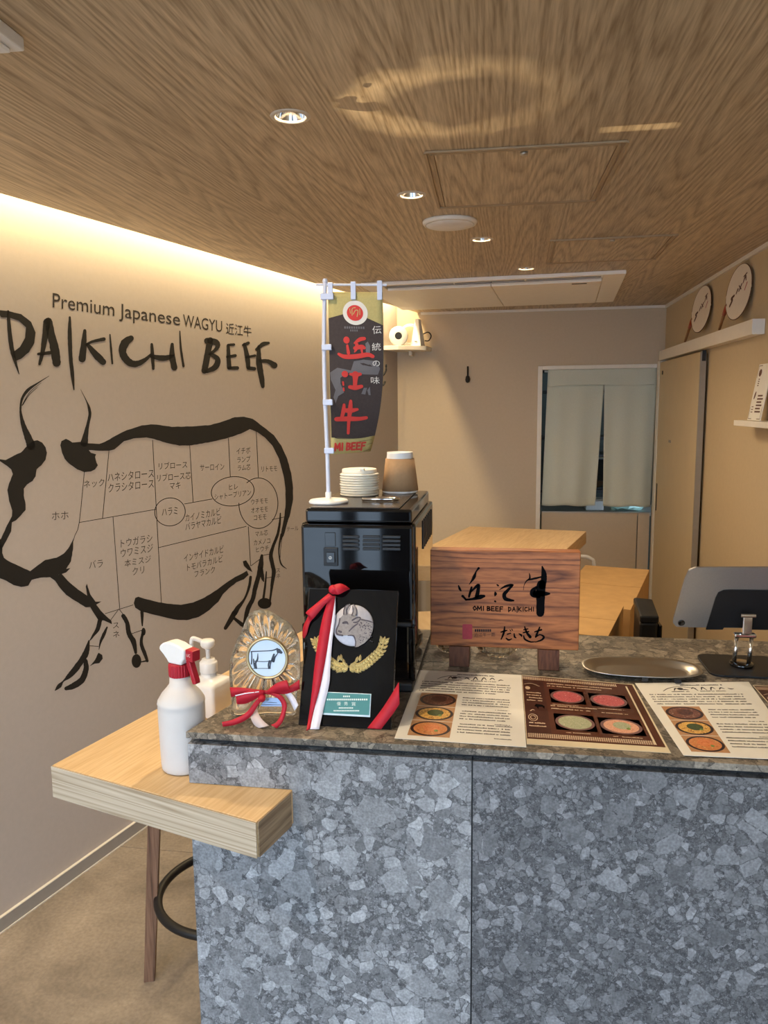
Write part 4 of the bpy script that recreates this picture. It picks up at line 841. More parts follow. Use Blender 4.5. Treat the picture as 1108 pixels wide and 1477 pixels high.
# cup lids, a stack of eight
M_lid = mat('lid_white', (236, 230, 214), 0.4, noise=0.02)
lc = Vector((-0.301, 1.575, ZM)); lid0 = None; NL = 9
words = ['bottom', 'second from the bottom', 'third from the bottom', 'fourth from the bottom', 'fifth from the bottom', 'sixth from the bottom', 'third from the top', 'second from the top', 'topmost']
for k in range(NL):
    z = ZM + 0.0003 + 0.0052 * k
    lab = 'white plastic cup lid on the coffee machine, %s of its stack' % words[k]
    if lid0 is None:
        lid0 = thing('cup_lid', (lc.x, lc.y, z), lab, 'cup lid', 'stacked cup lids')
        P_('rim', g_lathe([(0.037, 0), (0.0395, 0.0002), (0.041, 0.0014), (0.041, 0.0030), (0.0385, 0.0040), (0.037, 0.0050)], (lc.x, lc.y, z), 40, True, True), M_lid, lid0, True)
    else:
        o = copy_tree(lid0); o.location = (lc.x + random.uniform(-.0006, .0006), lc.y + random.uniform(-.0006, .0006), z); o['label'] = lab
    if k == NL - 1:
        P_('dome', g_lathe([(0.037, 0.0052), (0.0365, 0.008), (0.036, 0.0125), (0.034, 0.0135), (0.0335, 0.0115), (0.0, 0.0115)], (o.location.x, o.location.y, z), 40, True, False), M_lid, o, True)
        P_('sip_tab', g_box((o.location.x + 0.008, o.location.y - 0.036, z + 0.0118), (o.location.x + 0.017, o.location.y - 0.027, z + 0.0165), 0.001), M_lid, o)
# paper cups, upside down with kraft sleeve
cu = thing('paper_cup', (-0.222, 1.63, ZM), 'white paper cup upside down in a brown kraft sleeve', 'cup')
cc_ = (-0.222, 1.628, ZM)
P_('cup_wall', g_lathe([(0.0375, 0.0003), (0.0385, 0.002), (0.0375, 0.004), (0.0275, 0.083), (0.0275, 0.0868), (0.0255, 0.0868), (0.025, 0.083), (0, 0.083)], cc_, 40, True, False), M_plast, cu, True)
P_('sleeve', g_lathe([(0.0387, 0.005), (0.0392, 0.005), (0.0308, 0.0735), (0.0297, 0.0735)], cc_, 40, False, False), mat('kraft_sleeve', (166, 132, 96), 0.8, noise=0.05, nscale=150), cu, True)

# ------------------------------------------------------------------ black award plaque
pq = thing('award_plaque', (-0.258, 1.187, ZT), 'black award plaque with silver bull medal leaning on the coffee machine', 'award')
PP = Plane((-0.338, 1.187, ZT + 0.0008), (1, 0, 0), (0, 0.093, 0.212)); PW, PH = 0.1585, 0.232
def bxp(name, pl, a, b, m, par, bev=0.001):
    g = g_box(a, b, bev, 2); return P_(name, ([pl.P(*p) for p in g[0]], g[1]), m, par)
bd = bxp('board', PP, (0, 0, -0.012), (PW, PH, 0), mat('plaque_lacquer', (8, 10, 14), 0.08, noise=0.05, coat=0.4), pq, 0.0015)
bxp('prop_foot', PP, (0.05, 0.10, -0.03), (0.11, 0.12, -0.0125), M_matblk, pq)
def ppx(cx, cy): return (430 + cx * 0.1558, 830 + cy * 0.1557)
def pv(cx, cy): return PP.px(*ppx(cx, cy))
M_silver = mat('medal_silver', (176, 174, 180), 0.5, metal=0.35, noise=0.06, nscale=200); M_silverd = mat('medal_oxide', (84, 78, 84), 0.4, metal=0.7, noise=0.2, nscale=300)
mc = pv(512, 465); mr = (pv(700, 465)[0] - pv(325, 465)[0]) / 2
g = g_lathe([(0, 0.0005), (mr * 0.98, 0.0005), (mr, 0.0015), (mr, 0.0035), (mr * 0.96, 0.0045), (0, 0.0045)], (0, 0, 0), 56, False, False)
md_ = P_('medal', g_orient(g, PP, mc[0], mc[1]), M_silver, pq, True)
def relief(name, polys, pl, m, par, d, h, pix):
    o = decal(name, polys, pl, m, par, d, pix); s = o.modifiers.new('relief', 'SOLIDIFY'); s.thickness = h; s.offset = -1; return o
M_bull = mat('medal_bull', (140, 132, 128), 0.5, metal=0.35, noise=0.15, nscale=250)
relief('bull_head', [g_poly([(360, 530), (375, 480), (390, 440), (395, 400), (420, 375), (455, 360), (500, 365), (540, 385), (600, 405), (660, 425), (698, 440), (695, 520), (670, 580), (620, 630), (560, 665), (530, 668), (535, 610), (520, 570), (470, 560), (425, 560), (385, 555)]), g_stroke([(438, 370, 22), (440, 325, 20), (455, 290, 15), (485, 272, 6)]), g_stroke([(522, 375, 26), (535, 335, 24), (532, 300, 18), (518, 275, 7)])], PP, M_bull, md_, 0.0065, 0.0018, ppx)
decal('bull_lines', [g_stroke([(395, 405, 12), (385, 455, 12), (362, 510, 15), (370, 548, 17), (420, 560, 15)]), g_stroke([(430, 365, 12), (433, 320, 10), (452, 285, 8), (480, 272, 7)]), g_stroke([(455, 365, 10), (462, 325, 8), (485, 280, 7)]), g_stroke([(505, 372, 12), (515, 340, 8), (512, 290, 8)]), g_stroke([(545, 372, 12), (548, 330, 8), (530, 280, 7)]), g_stroke([(425, 445, 20), (455, 440, 24), (470, 455, 10)]), g_stroke([(385, 520, 17), (405, 528, 20)]), g_stroke([(510, 420, 14), (555, 395, 14), (585, 400, 10), (560, 435, 14), (520, 440, 10)]), g_stroke([(590, 415, 10), (650, 425, 12), (698, 440, 10)]), g_stroke([(480, 520, 10), (520, 480, 14), (560, 450, 10)]), g_stroke([(470, 560, 8), (520, 565, 14), (540, 620, 10), (535, 665, 8)])] + [g_ell(random.uniform(570, 690), random.uniform(440, 630), 4, 7, random.uniform(-1, 1), 6) for k in range(60)], PP, M_silverd, md_, 0.0068, ppx)
M_gold = mat('laurel_gold', (222, 204, 150), 0.3, metal=0.75, noise=0.08, nscale=300)
def leaf_g(x, y, ang, l, w, d0=0.0008, h=0.0022):
    pts = [(-0.5, 0), (-0.2, 0.5), (0.2, 0.42), (0.5, 0), (0.2, -0.42), (-0.2, -0.5)]
    c, s = math.cos(ang), math.sin(ang); v = []
    for a, b in pts: v.append(Vector((x + a * l * c - b * w * s, y + a * l * s + b * w * c, d0)))
    v.append(Vector((x, y, d0 + h))); return v, [[k, (k + 1) % 6, 6] for k in range(6)]
lr = thing_none = None
arc = catmull([(800, 590), (770, 690), (700, 760), (630, 820), (560, 855), (470, 850), (380, 850), (310, 810), (240, 740), (185, 660), (160, 590)], 3)
lg = []
for i, (cx, cy) in enumerate(arc):
    u, v = pv(cx, cy); u2, v2 = pv(*arc[min(i + 1, len(arc) - 1)]); u1, v1 = pv(*arc[max(i - 1, 0)])
    ang = math.atan2(v1 - v2, u1 - u2) if cx > 480 else math.atan2(v2 - v1, u2 - u1)
    if 440 < cx < 500: continue
    for s in (-1, 0, 1): lg.append(leaf_g(u + math.cos(ang + s * PI / 2) * 0.0052 * abs(s), v + math.sin(ang + s * PI / 2) * 0.0052 * abs(s), ang + s * 0.65, 0.0105, 0.0048))
for cx, cy, an in ((400, 760, 1.7), (375, 770, 1.5), (545, 780, 1.3), (575, 765, 1.5), (425, 800, 1.9), (520, 820, 1.1)): u, v = pv(cx, cy); lg.append(leaf_g(u, v, an, 0.012, 0.005))
for (a, b, c, d) in ((470, 850, 350, 905), (470, 850, 570, 910), (470, 840, 430, 845), (470, 840, 515, 845)):
    u, v = pv((a + c) / 2, (b + d) / 2); ua, va = pv(a, b); uc, vc = pv(c, d); lg.append(leaf_g(u, v, math.atan2(vc - va, uc - ua), math.hypot(uc - ua, vc - va), 0.004))
gl = join(*lg); P_('laurel', ([PP.P(*p) for p in gl[0]], gl[1]), M_gold, pq)
na, nb = pv(228, 1290), pv(680, 1098)
npl = bxp('nameplate', PP, (na[0], na[1], 0.0002), (nb[0], nb[1], 0.0016), mat('nameplate_silver', (206, 214, 214), 0.3, metal=0.6), pq, 0.0003)
bxp('teal_field', PP, (na[0] + 0.0012, na[1] + 0.003, 0.0017), (nb[0] - 0.0016, nb[1] - 0.0012, 0.002), mat('nameplate_teal', (72, 132, 128), 0.4, noise=0.05), npl, 0)
M_plt = mat('nameplate_letters', (214, 226, 216), 0.5)
gs = [text_box('優', 362, 1205, 398, 1205, 34), text_box('秀', 428, 1205, 464, 1205, 34), text_box('賞', 498, 1208, 536, 1208, 34)]
gs += [g_rect(420 + k * 17, 1114, 432 + k * 17, 1128) for k in range(4)] + [g_rect(270 + k * 19, 1142, 284 + k * 19, 1158) for k in range(20)] + [g_rect(380 + k * 15, 1222, 391 + k * 15, 1234) for k in range(9)] + [g_rect(332 + k * 15, 1248, 343 + k * 15, 1260) for k in range(16)]
decal('nameplate_text', gs, PP, M_plt, npl, 0.0023, ppx)
# ribbon over the plaque
def strip(name, pts, m, par, th=0.0008, smooth=True):
    """pts: list of (edge a, edge b) 3-D point pairs"""
    v = []; f = []
    for a, b in pts: v += [Vector(a), Vector(b)]
    for i in range(len(pts) - 1): f.append([2 * i, 2 * i + 1, 2 * i + 3, 2 * i + 2])
    o = P_(name, (v, f), m, par, smooth); s = o.modifiers.new('thick', 'SOLIDIFY'); s.thickness = th; s.offset = 0; return o
def spt(pl, q, d):
    p = onplane(q[0], q[1], pl.o + pl.n * d, pl.n)      # ribbon point at distance d before the award, or lying on the counter
    return p if p.z > ZT + 0.0012 else onz(q[0], q[1], ZT + 0.0012)
def pstrip(name, pairs, m, par, n=5):
    # pairs: ((cx,cy),(cx,cy),d) traced on the plaque
    rows = catmull([(*spt(PP, ppx(*a), d), *spt(PP, ppx(*b), d)) for a, b, d in pairs], n)
    return strip(name, [(r[:3], r[3:]) for r in rows], m, par)
rb = pstrip('ribbon', [((290, 190), (345, 190), 0.010), ((225, 400), (330, 300), 0.009), ((180, 640), (290, 560), 0.008), ((150, 860), (250, 800), 0.007), ((125, 1100), (200, 1050), 0.006), ((100, 1300), (140, 1270), 0.005), ((76, 1440), (118, 1420), 0.003)], M_satin, pq)
pstrip('ribbon', [((326, 190), (345, 190), 0.009), ((290, 520), (345, 380), 0.008), ((270, 640), (318, 600), 0.007), ((245, 830), (300, 830), 0.006), ((205, 1020), (290, 1000), 0.005), ((150, 1240), (240, 1220), 0.004), ((112, 1425), (195, 1425), 0.003)], M_satinw, pq)
pstrip('ribbon', [((285, 165), (335, 200), 0.012), ((180, 250), (270, 250), 0.014), ((75, 340), (160, 380), 0.011), ((95, 370), (110, 440), 0.007), ((50, 470), (80, 545), 0.004), ((40, 560), (55, 585), 0.001)], M_satin, pq)
kn = [((330, 175), (300, 120), 0.012), ((380, 175), (330, 90), 0.016), ((430, 150), (390, 75), 0.013), ((480, 125), (440, 95), 0.006)]
pstrip('ribbon_knot', kn, M_satin, pq)
kc = pv(335, 140); g = g_lathe([(0, -0.009), (0.006, -0.006), (0.0085, 0), (0.006, 0.006), (0, 0.009)], (0, 0, 0), 14, False, False)
P_('ribbon_knot', g_orient(xf(g, Matrix.Rotation(0.5, 4, 'Y')), PP, kc[0], kc[1], 0.009), M_satin, pq, True)
pstrip('ribbon', [((934, 985), (940, 1190), 0.0012), ((860, 1110), (880, 1280), 0.0012), ((760, 1260), (800, 1385), 0.0012), ((640, 1415), (770, 1425), 0.0012)], M_satin, pq)
# ------------------------------------------------------------------ crystal award
cr = thing('crystal_award', (-0.397, 1.215, ZT), 'rippled clear crystal award with a cow medallion and red bow', 'award')
CPL = Plane((-0.392, 1.206, ZT + 0.0008), (1, 0.06, 0), (0, 0.04, 1))
def cpx(cx, cy): return (310 + cx * 0.1354, 860 + cy * 0.1354)
def cv(cx, cy): return CPL.px(*cpx(cx, cy))
outl = [(165, 920), (160, 800), (170, 680), (205, 560), (240, 460), (290, 370), (330, 260), (375, 185), (440, 150), (540, 145), (640, 190), (720, 240), (800, 300), (860, 390), (895, 480), (905, 600), (908, 760), (900, 920), (870, 1060), (860, 1250), (700, 1258), (520, 1262), (350, 1265), (190, 1268), (185, 1100)]
o2 = catmull([cv(*p) for p in outl] + [cv(*outl[0])], 5)[:-1]
cc0 = cv(582, 632); R0 = (cv(775, 632)[0] - cv(388, 632)[0]) / 2
NR = 7; v = []; f = []; n = len(o2)
def thick(t, k, side):
    rip = 0.0032 * math.sin(k * 2 * PI / n * 17 + 0.6 * math.sin(k * 0.3) + t * 2) * math.sin(min(1, t * 1.15) * PI) ** 0.8
    return side * (0.0135 * (1 - 0.75 * t ** 2.5) + rip)
for side in (1, -1):
    for r in range(NR + 1):
        t = r / NR
        for k, (u, w) in enumerate(o2):
            a = math.atan2(w - cc0[1], u - cc0[0]); iu, iw = cc0[0] + R0 * 0.9 * math.cos(a), cc0[1] + R0 * 0.9 * math.sin(a)
            fu, fw = iu + (u - iu) * t, iw + (w - iw) * t
            fw = max(fw, 0.0); v.append(CPL.P(fu, fw, thick(t, k, side)))
M1 = (NR + 1) * n
for s in (0, 1):
    o = s * M1
    for r in range(NR):
        for k in range(n):
            q = [o + r * n + k, o + r * n + (k + 1) % n, o + (r + 1) * n + (k + 1) % n, o + (r + 1) * n + k]; f.append(q if s else q[::-1])
for k in range(n): a = NR * n + k; b = NR * n + (k + 1) % n; f.append([a, b, M1 + b, M1 + a])
f.append([k for k in range(n)]); f.append([M1 + k for k in range(n)][::-1])
M_crys = mat('rippled_crystal', (255, 246, 226), 0.03, trans=0.93, ior=1.52, noise=0.03, nscale=60)
bdy = P_('crystal_body', (v, f), M_crys, cr, True)
bm = bmesh.new(); bm.from_mesh(bdy.data); bmesh.ops.recalc_face_normals(bm, faces=bm.faces[:]); bm.to_mesh(bdy.data); bm.free()
g = g_lathe([(R0 * 1.0, 0), (R0 * 1.0, 0.003), (R0 * 1.06, 0.0048), (R0 * 1.13, 0.004), (R0 * 1.17, 0)], (0, 0, 0), 56, False, False)
P_('bezel', g_orient(g, CPL, cc0[0], cc0[1], 0.0145), mat('bezel_gold', (196, 176, 136), 0.28, metal=0.85), cr, True)
g = g_lathe([(0, 0), (R0 * 0.99, 0), (R0 * 0.99, 0.002), (0, 0.002)], (0, 0, 0), 48, False, False)
ds = P_('medallion', g_orient(g, CPL, cc0[0], cc0[1], 0.0145), mat('medallion_pale', (206, 222, 240), 0.3, noise=0.02), cr)
M_ink = mat('medallion_ink', (60, 66, 78), 0.6)
decal('cow_drawing', [g_stroke([(415, 560, 12), (500, 556, 10), (600, 552, 10), (650, 545, 12), (690, 530, 16)]), g_poly([(680, 545), (700, 527), (720, 535), (748, 570), (735, 585), (705, 575), (690, 585)]), g_stroke([(690, 585, 10), (665, 620, 16), (650, 665, 24), (640, 640, 20)]), g_stroke([(640, 640, 28), (655, 590, 20)]), g_stroke([(445, 660, 8), (520, 665, 8), (600, 662, 8), (640, 650, 10)]), g_stroke([(418, 560, 12), (422, 620, 12), (418, 690, 14)]), g_stroke([(485, 580, 6), (482, 640, 18), (462, 680, 20), (470, 735, 18)]), g_stroke([(440, 640, 12), (445, 690, 16), (455, 735, 14)]), g_stroke([(608, 660, 20), (598, 700, 18), (602, 735, 18)]), g_stroke([(630, 650, 16), (618, 690, 12), (612, 735, 14)]), g_stroke([(430, 737, 6), (620, 737, 6)])], CPL, M_ink, ds, 0.0170, cpx)
pla = [cv(505, 1145), cv(740, 1145), cv(700, 1060), cv(560, 1050)]
g = g_poly(pla); dcl = P_('caption_plate', ([CPL.P(p.x, p.y, 0.0125) for p in g[0]], g[1]), mat('caption_blue', (170, 196, 232), 0.35), cr); s = dcl.modifiers.new('thick', 'SOLIDIFY'); s.thickness = 0.001
decal('caption_lines', [g_stroke([(530, 1100, 4), (600, 1103, 4), (680, 1106, 4)]), g_stroke([(515, 1124, 4), (620, 1127, 4), (730, 1130, 4)])], CPL, M_ink, dcl, 0.0135, cpx)
def cstrip(name, pairs, m, n=6):
    rows = catmull([(*spt(CPL, cpx(*a), d), *spt(CPL, cpx(*b), d)) for a, b, d in pairs], n)
    return strip(name, [(r[:3], r[3:]) for r in rows], m, cr)
cstrip('ribbon_band', [((160, 970), (175, 1075), 0.010), ((300, 975), (300, 1050), 0.019), ((520, 1000), (515, 1045), 0.022), ((600, 1000), (600, 1040), 0.022), ((740, 985), (760, 1040), 0.021), ((900, 890), (905, 990), 0.012)], M_satin)
cstrip('bow_loop', [((525, 1000), (520, 1055), 0.026), ((400, 1000), (400, 1100), 0.032), ((225, 1060), (235, 1145), 0.030), ((330, 1060), (340, 1140), 0.024), ((520, 1010), (515, 1050), 0.023)], M_satin)
cstrip('bow_loop', [((560, 1000), (560, 1050), 0.026), ((660, 925), (690, 1010), 0.032), ((770, 895), (800, 1000), 0.030), ((700, 960), (730, 1020), 0.024), ((580, 1010), (590, 1045), 0.023)], M_satin)
cstrip('bow_edge', [((215, 1055), (225, 1064), 0.0315), ((330, 1030), (335, 1040), 0.0335), ((470, 1012), (470, 1022), 0.030)], M_satinw)
cstrip('bow_tail', [((500, 1040), (545, 1060), 0.024), ((420, 1130), (470, 1150), 0.026), ((330, 1240), (370, 1290), 0.030), ((200, 1310), (230, 1365), 0.036), ((75, 1340), (85, 1390), 0.042)], M_satin)
cstrip('bow_tail', [((560, 1040), (610, 1030), 0.024), ((660, 1080), (715, 1060), 0.027), ((715, 1160), (765, 1150), 0.030), ((700, 1260), (750, 1260), 0.034), ((655, 1340), (715, 1350), 0.038), ((595, 1370), (660, 1410), 0.041)], M_satin)
cstrip('bow_tail', [((400, 1230), (450, 1200), 0.020), ((385, 1300), (470, 1260), 0.030), ((420, 1370), (510, 1320), 0.036), ((470, 1405), (580, 1380), 0.040)], mat('sheer_ribbon', (206, 186, 178), 0.5, noise=0.04))
cstrip('bow_tail', [((740, 1030), (790, 1000), 0.016), ((800, 1120), (850, 1080), 0.020), ((850, 1220), (890, 1160), 0.024)], M_satinw)
kk = cv(545, 1030); g = g_lathe([(0, -0.007), (0.005, -0.005), (0.0065, 0), (0.005, 0.005), (0, 0.007)], (0, 0, 0), 14, False, False)
P_('bow_knot', g_orient(g, CPL, kk[0], kk[1], 0.0275), M_satin, cr, True)
# ------------------------------------------------------------------ bottles on the table
M_hdpe = mat('bottle_translucent', (212, 207, 202), 0.45, noise=0.02, sss=0.25)
sb = thing('spray_bottle', (-0.543, 1.187, ZB), 'translucent white trigger spray bottle with red collar on the table', 'spray bottle')
c = (-0.546, 1.192, ZB + 0.0006)
P_('bottle', g_lathe([(0.0, 0), (0.034, 0), (0.0375, 0.004), (0.0385, 0.012), (0.040, 0.11), (0.0395, 0.117), (0.0405, 0.119), (0.0395, 0.124), (0.033, 0.135), (0.024, 0.145), (0.0185, 0.152), (0.0172, 0.168)], c, 40, False, True), M_hdpe, sb, True)
col = g_lathe([(0.0178, 0.166), (0.0182, 0.167), (0.0182, 0.186), (0.0168, 0.188)], c, 48, True, True)
cv_ = []
for i, p in enumerate(col[0]):
    d = Vector((p.x - c[0], p.y - c[1], 0)); cv_.append(p + d.normalized() * (0.0006 if i % 2 else -0.0003))
P_('collar', (cv_, col[1]), M_red, sb)
# trigger head: points to the right and a little towards the viewer
hdir = Vector((0.93, -0.37, 0)).normalized(); hs = Vector((-hdir.y, hdir.x, 0)); c0 = Vector((c[0], c[1], 0))
def hp(a, z, s): return c0 + hdir * a + hs * s + Vector((0, 0, c[2] + z))
def loft(name, prof, w, m, par, bev=0.002):
    bm = bmesh.new(); A = [bm.verts.new(hp(a, z, -w)) for a, z in prof]; B = [bm.verts.new(hp(a, z, w)) for a, z in prof]; n = len(prof)
    bm.faces.new(A); bm.faces.new(B[::-1])
    for i in range(n): bm.faces.new((A[i], B[i], B[(i + 1) % n], A[(i + 1) % n]))
    bmesh.ops.recalc_face_normals(bm, faces=bm.faces[:])
    if bev: bmesh.ops.bevel(bm, geom=bm.edges[:], offset=bev, segments=2, affect='EDGES', profile=0.5)
    return P_(name, bm_out(bm), m, par)
loft('spray_head', [(-0.015, 0.188), (0.014, 0.188), (0.018, 0.196), (0.022, 0.199), (0.024, 0.2165), (0.006, 0.2235), (-0.012, 0.226), (-0.026, 0.222), (-0.035, 0.2155), (-0.036, 0.209), (-0.028, 0.203), (-0.019, 0.194)], 0.0115, M_plast, sb, 0.003)
nz = loft('nozzle', [(0.0245, 0.199), (0.040, 0.197), (0.041, 0.216), (0.0245, 0.218)], 0.0095, M_red, sb, 0.0015)
mpl = Plane(hp(0.027, 0.206, -0.0097), hdir, (0, 0, 1))
decal('nozzle_mark', [text_box('UC', 0.001, 0.0, 0.009, 0.0, -0.005)], mpl, M_plast, nz, 0.0004)
loft('trigger', [(0.021, 0.197), (0.030, 0.1965), (0.034, 0.184), (0.041, 0.164), (0.0415, 0.158), (0.034, 0.157), (0.029, 0.172), (0.023, 0.186)], 0.006, M_red, sb, 0.0015)
pb_ = thing('pump_bottle', (-0.552, 1.455, ZB), 'white square pump dispenser bottle behind the spray bottle', 'pump bottle')
pc0 = ony(302, 985, 1.43); pcx, pcy = pc0.x, pc0.y
R = Matrix.Translation((pcx, pcy, ZB + 0.0006)) @ Matrix.Rotation(math.radians(-15), 4, 'Z')
M_pump = mat('pump_white', (226, 222, 216), 0.3, noise=0.02, sss=0.1)
def rsq(h, r, z, n=6):
    pts = []
    for (sx, sy, a0_) in ((1, 1, 0), (-1, 1, 90), (-1, -1, 180), (1, -1, 270)):
        for k in range(n + 1):
            a = math.radians(a0_ + 90 * k / n); pts.append(Vector((sx * (h - r) + r * math.cos(a), sy * (h - r) + r * math.sin(a), z)))
    return pts
rings = [rsq(0.033, 0.008, 0.0), rsq(0.035, 0.008, 0.004), rsq(0.035, 0.008, 0.062), rsq(0.0335, 0.008, 0.068), rsq(0.029, 0.008, 0.071), rsq(0.018, 0.0175, 0.076), rsq(0.0165, 0.0163, 0.080), rsq(0.0165, 0.0163, 0.086)]
v = [p for r in rings for p in r]; n = len(rings[0]); f = [[i * n + k, i * n + (k + 1) % n, (i + 1) * n + (k + 1) % n, (i + 1) * n + k] for i in range(len(rings) - 1) for k in range(n)] + [list(range(n))[::-1], [(len(rings) - 1) * n + k for k in range(n)]]
P_('bottle', xf((v, f), R), M_pump, pb_, True)
P_('collar', xf(g_lathe([(0.0175, 0.0862), (0.018, 0.087), (0.018, 0.106), (0.0165, 0.108), (0.0135, 0.109), (0.0135, 0.113), (0.006, 0.114)], (0, 0, 0), 36), R), M_pump, pb_, True)
P_('pump_stem', xf(g_lathe([(0.0045, 0.1142), (0.0045, 0.130), (0.006, 0.134)], (0, 0, 0), 20), R), M_pump, pb_, True)
P_('pump_head', xf(g_lathe([(0.006, 0.1342), (0.012, 0.138), (0.0145, 0.142), (0.0145, 0.150), (0.012, 0.153), (0, 0.154)], (0, 0, 0), 30, True, False), R), M_pump, pb_, True)
sd_ = Vector((-0.92, -0.3, 0)); q0 = R @ Vector((0, 0, 0.148))
P_('spout', g_tube(catmull([tuple(q0 + sd_ * 0.008), tuple(q0 + sd_ * 0.02 + Vector((0, 0, 0.006))), tuple(q0 + sd_ * 0.030 + Vector((0, 0, 0.009))), tuple(q0 + sd_ * 0.033 + Vector((0, 0, 0.0))), tuple(q0 + sd_ * 0.033 + Vector((0, 0, -0.012)))]), [0.0045] * 25, 10), M_pump, pb_, True)

# ------------------------------------------------------------------ carved wooden sign
sg = thing('wooden_sign', (0.0, 1.52, ZT), 'wooden shop sign board with black calligraphy on two dark feet', 'sign')
SY = 1.511
SP = Plane((-0.146, SY, 1.133), (1, 0, 0), (0, 0, 1))
sbd = P_('board', g_box((-0.146, SY, 1.1335), (0.149, SY + 0.03, 1.333), 0.002), M_sign, sg)
for x in (-0.108, 0.071): P_('foot', g_box((x, SY - 0.001, ZT + 0.0006), (x + 0.041, SY + 0.055, 1.133), 0.001), M_signfoot, sg)
def spx(cx, cy): return (610 + cx * 0.2166, 780 + cy * 0.2166)
M_ink2 = mat('sign_ink', (4, 4, 6), 0.8, spec=0.1, noise=0.05)
S = lambda *a: g_stroke(list(a), 6, 0.05)
decal('calligraphy', [
    S((372, 182, 16), (355, 205, 9), (342, 240, 22), (325, 268, 12), (308, 292, 3)), S((238, 298, 8), (245, 318, 16), (254, 332, 10)), S((265, 368, 18), (275, 378, 14), (288, 392, 14)), S((325, 310, 14), (315, 345, 16), (308, 372, 14)), S((315, 345, 10), (345, 315, 16), (370, 295, 22), (368, 330, 24), (360, 370, 28)), S((285, 392, 12), (330, 388, 16), (380, 374, 30), (408, 368, 18)),
    S((494, 292, 8), (502, 298, 12)), S((482, 342, 10), (484, 354, 20), (480, 366, 8)), S((480, 402, 12), (484, 404, 12)), S((512, 325, 5), (545, 305, 14), (580, 295, 18), (600, 294, 12)), S((596, 298, 14), (565, 330, 20), (542, 358, 26), (550, 385, 26), (580, 395, 20), (604, 398, 12)),
    S((710, 218, 6), (712, 250, 12), (690, 268, 8), (675, 295, 4), (670, 328, 3)), S((700, 260, 10), (740, 252, 14), (790, 240, 10)), S((795, 172, 10), (806, 215, 34), (806, 260, 40), (795, 300, 46)), S((755, 310, 18), (735, 332, 34), (735, 355, 40), (770, 365, 34)), S((750, 350, 40), (800, 352, 36), (842, 352, 14)), S((790, 290, 60), (785, 340, 60), (784, 400, 56), (782, 480, 54))], SP, M_ink2, sbd, 0.0006, spx)
decal('latin_lettering', pen_text('OMI BEEF', 335, 462, 540, 468, 28, 7) + pen_text('DA/KICHI', 568, 468, 745, 468, 27, 6), SP, M_ink2, sbd, 0.0007, spx)
decal('kana_lettering', [
    S((520, 608, 8), (545, 600, 12), (562, 596, 6)), S((545, 572, 8), (540, 610, 14), (522, 655, 8)), S((562, 622, 8), (585, 615, 8)), S((555, 648, 8), (572, 660, 12), (592, 652, 6)), S((580, 592, 5), (586, 600, 6)), S((592, 588, 5), (598, 596, 6)),
    S((608, 618, 8), (612, 640, 12), (622, 646, 6)), S((640, 618, 6), (655, 628, 14), (658, 636, 8)),
    S((672, 592, 8), (700, 586, 8)), S((668, 612, 8), (705, 604, 10)), S((678, 572, 8), (692, 610, 14), (715, 640, 20)), S((672, 632, 8), (680, 655, 12), (715, 672, 10), (750, 672, 6)),
    S((745, 606, 8), (790, 592, 12)), S((778, 576, 10), (760, 620, 14), (752, 640, 12)), S((752, 640, 10), (780, 625, 8), (806, 640, 14), (790, 660, 12), (750, 674, 6))], SP, M_ink2, sbd, 0.0006, spx)
decal('small_lettering', [text_box('近江牛一筋', 342, 640, 482, 636, 26)] + [g_rect(346 + k * 14, 588, 357 + k * 14, 606) for k in range(8)], SP, mat('sign_ink_small', (30, 18, 14), 0.7), sbd, 0.0006, spx)
M_seal = mat('seal_red', (160, 48, 58), 0.6, noise=0.1, nscale=200)
seal = decal('seal', [g_poly([(268, 555), (324, 555), (330, 562), (330, 648), (322, 655), (270, 655), (264, 648), (264, 562)])], SP, M_seal, sbd, 0.0006, spx)
decal('seal_mark', [S((282, 620, 5), (300, 612, 6), (285, 640, 5)), S((305, 618, 6), (316, 628, 7), (304, 640, 6)), S((280, 580, 4), (315, 578, 4)), S((282, 596, 4), (312, 596, 4))], SP, mat('seal_pale', (206, 130, 120), 0.6), seal, 0.0003, spx)
# cut-glass dishes glimpsed between the feet
for k, (x, y, r, lab) in enumerate(((-0.012, 1.61, 0.045, 'cut glass dish behind the carved sign, seen between its feet'), (-0.106, 1.62, 0.04, 'smaller cut glass dish between the machine and the sign'))):
    t = thing('glass_dish', (x, y, ZT), lab, 'dish', 'cut glass dishes behind the sign')
    prof = [(0.0, 0.0006), (r * 0.7, 0.0006), (r * 0.95, 0.012), (r, 0.034), (r * 0.9, 0.034), (r * 0.85, 0.014), (r * 0.6, 0.006), (0, 0.006)]
    v, f = g_lathe(prof, (x, y, ZT), 48, False, False)
    v = [p + (Vector((p.x - x, p.y - y, 0)).normalized() * (0.0012 if i % 2 else -0.0012) if 96 <= i < 192 else Vector((0, 0, 0))) for i, p in enumerate(v)]
    P_('bowl', (v, f), M_glass, t); P_('rim_band', g_tube([(x + r * .95 * math.cos(2 * PI * q / 40), y + r * .95 * math.sin(2 * PI * q / 40), ZT + 0.0355) for q in range(40)], 0.0014, 6, True), M_glass, t, True)

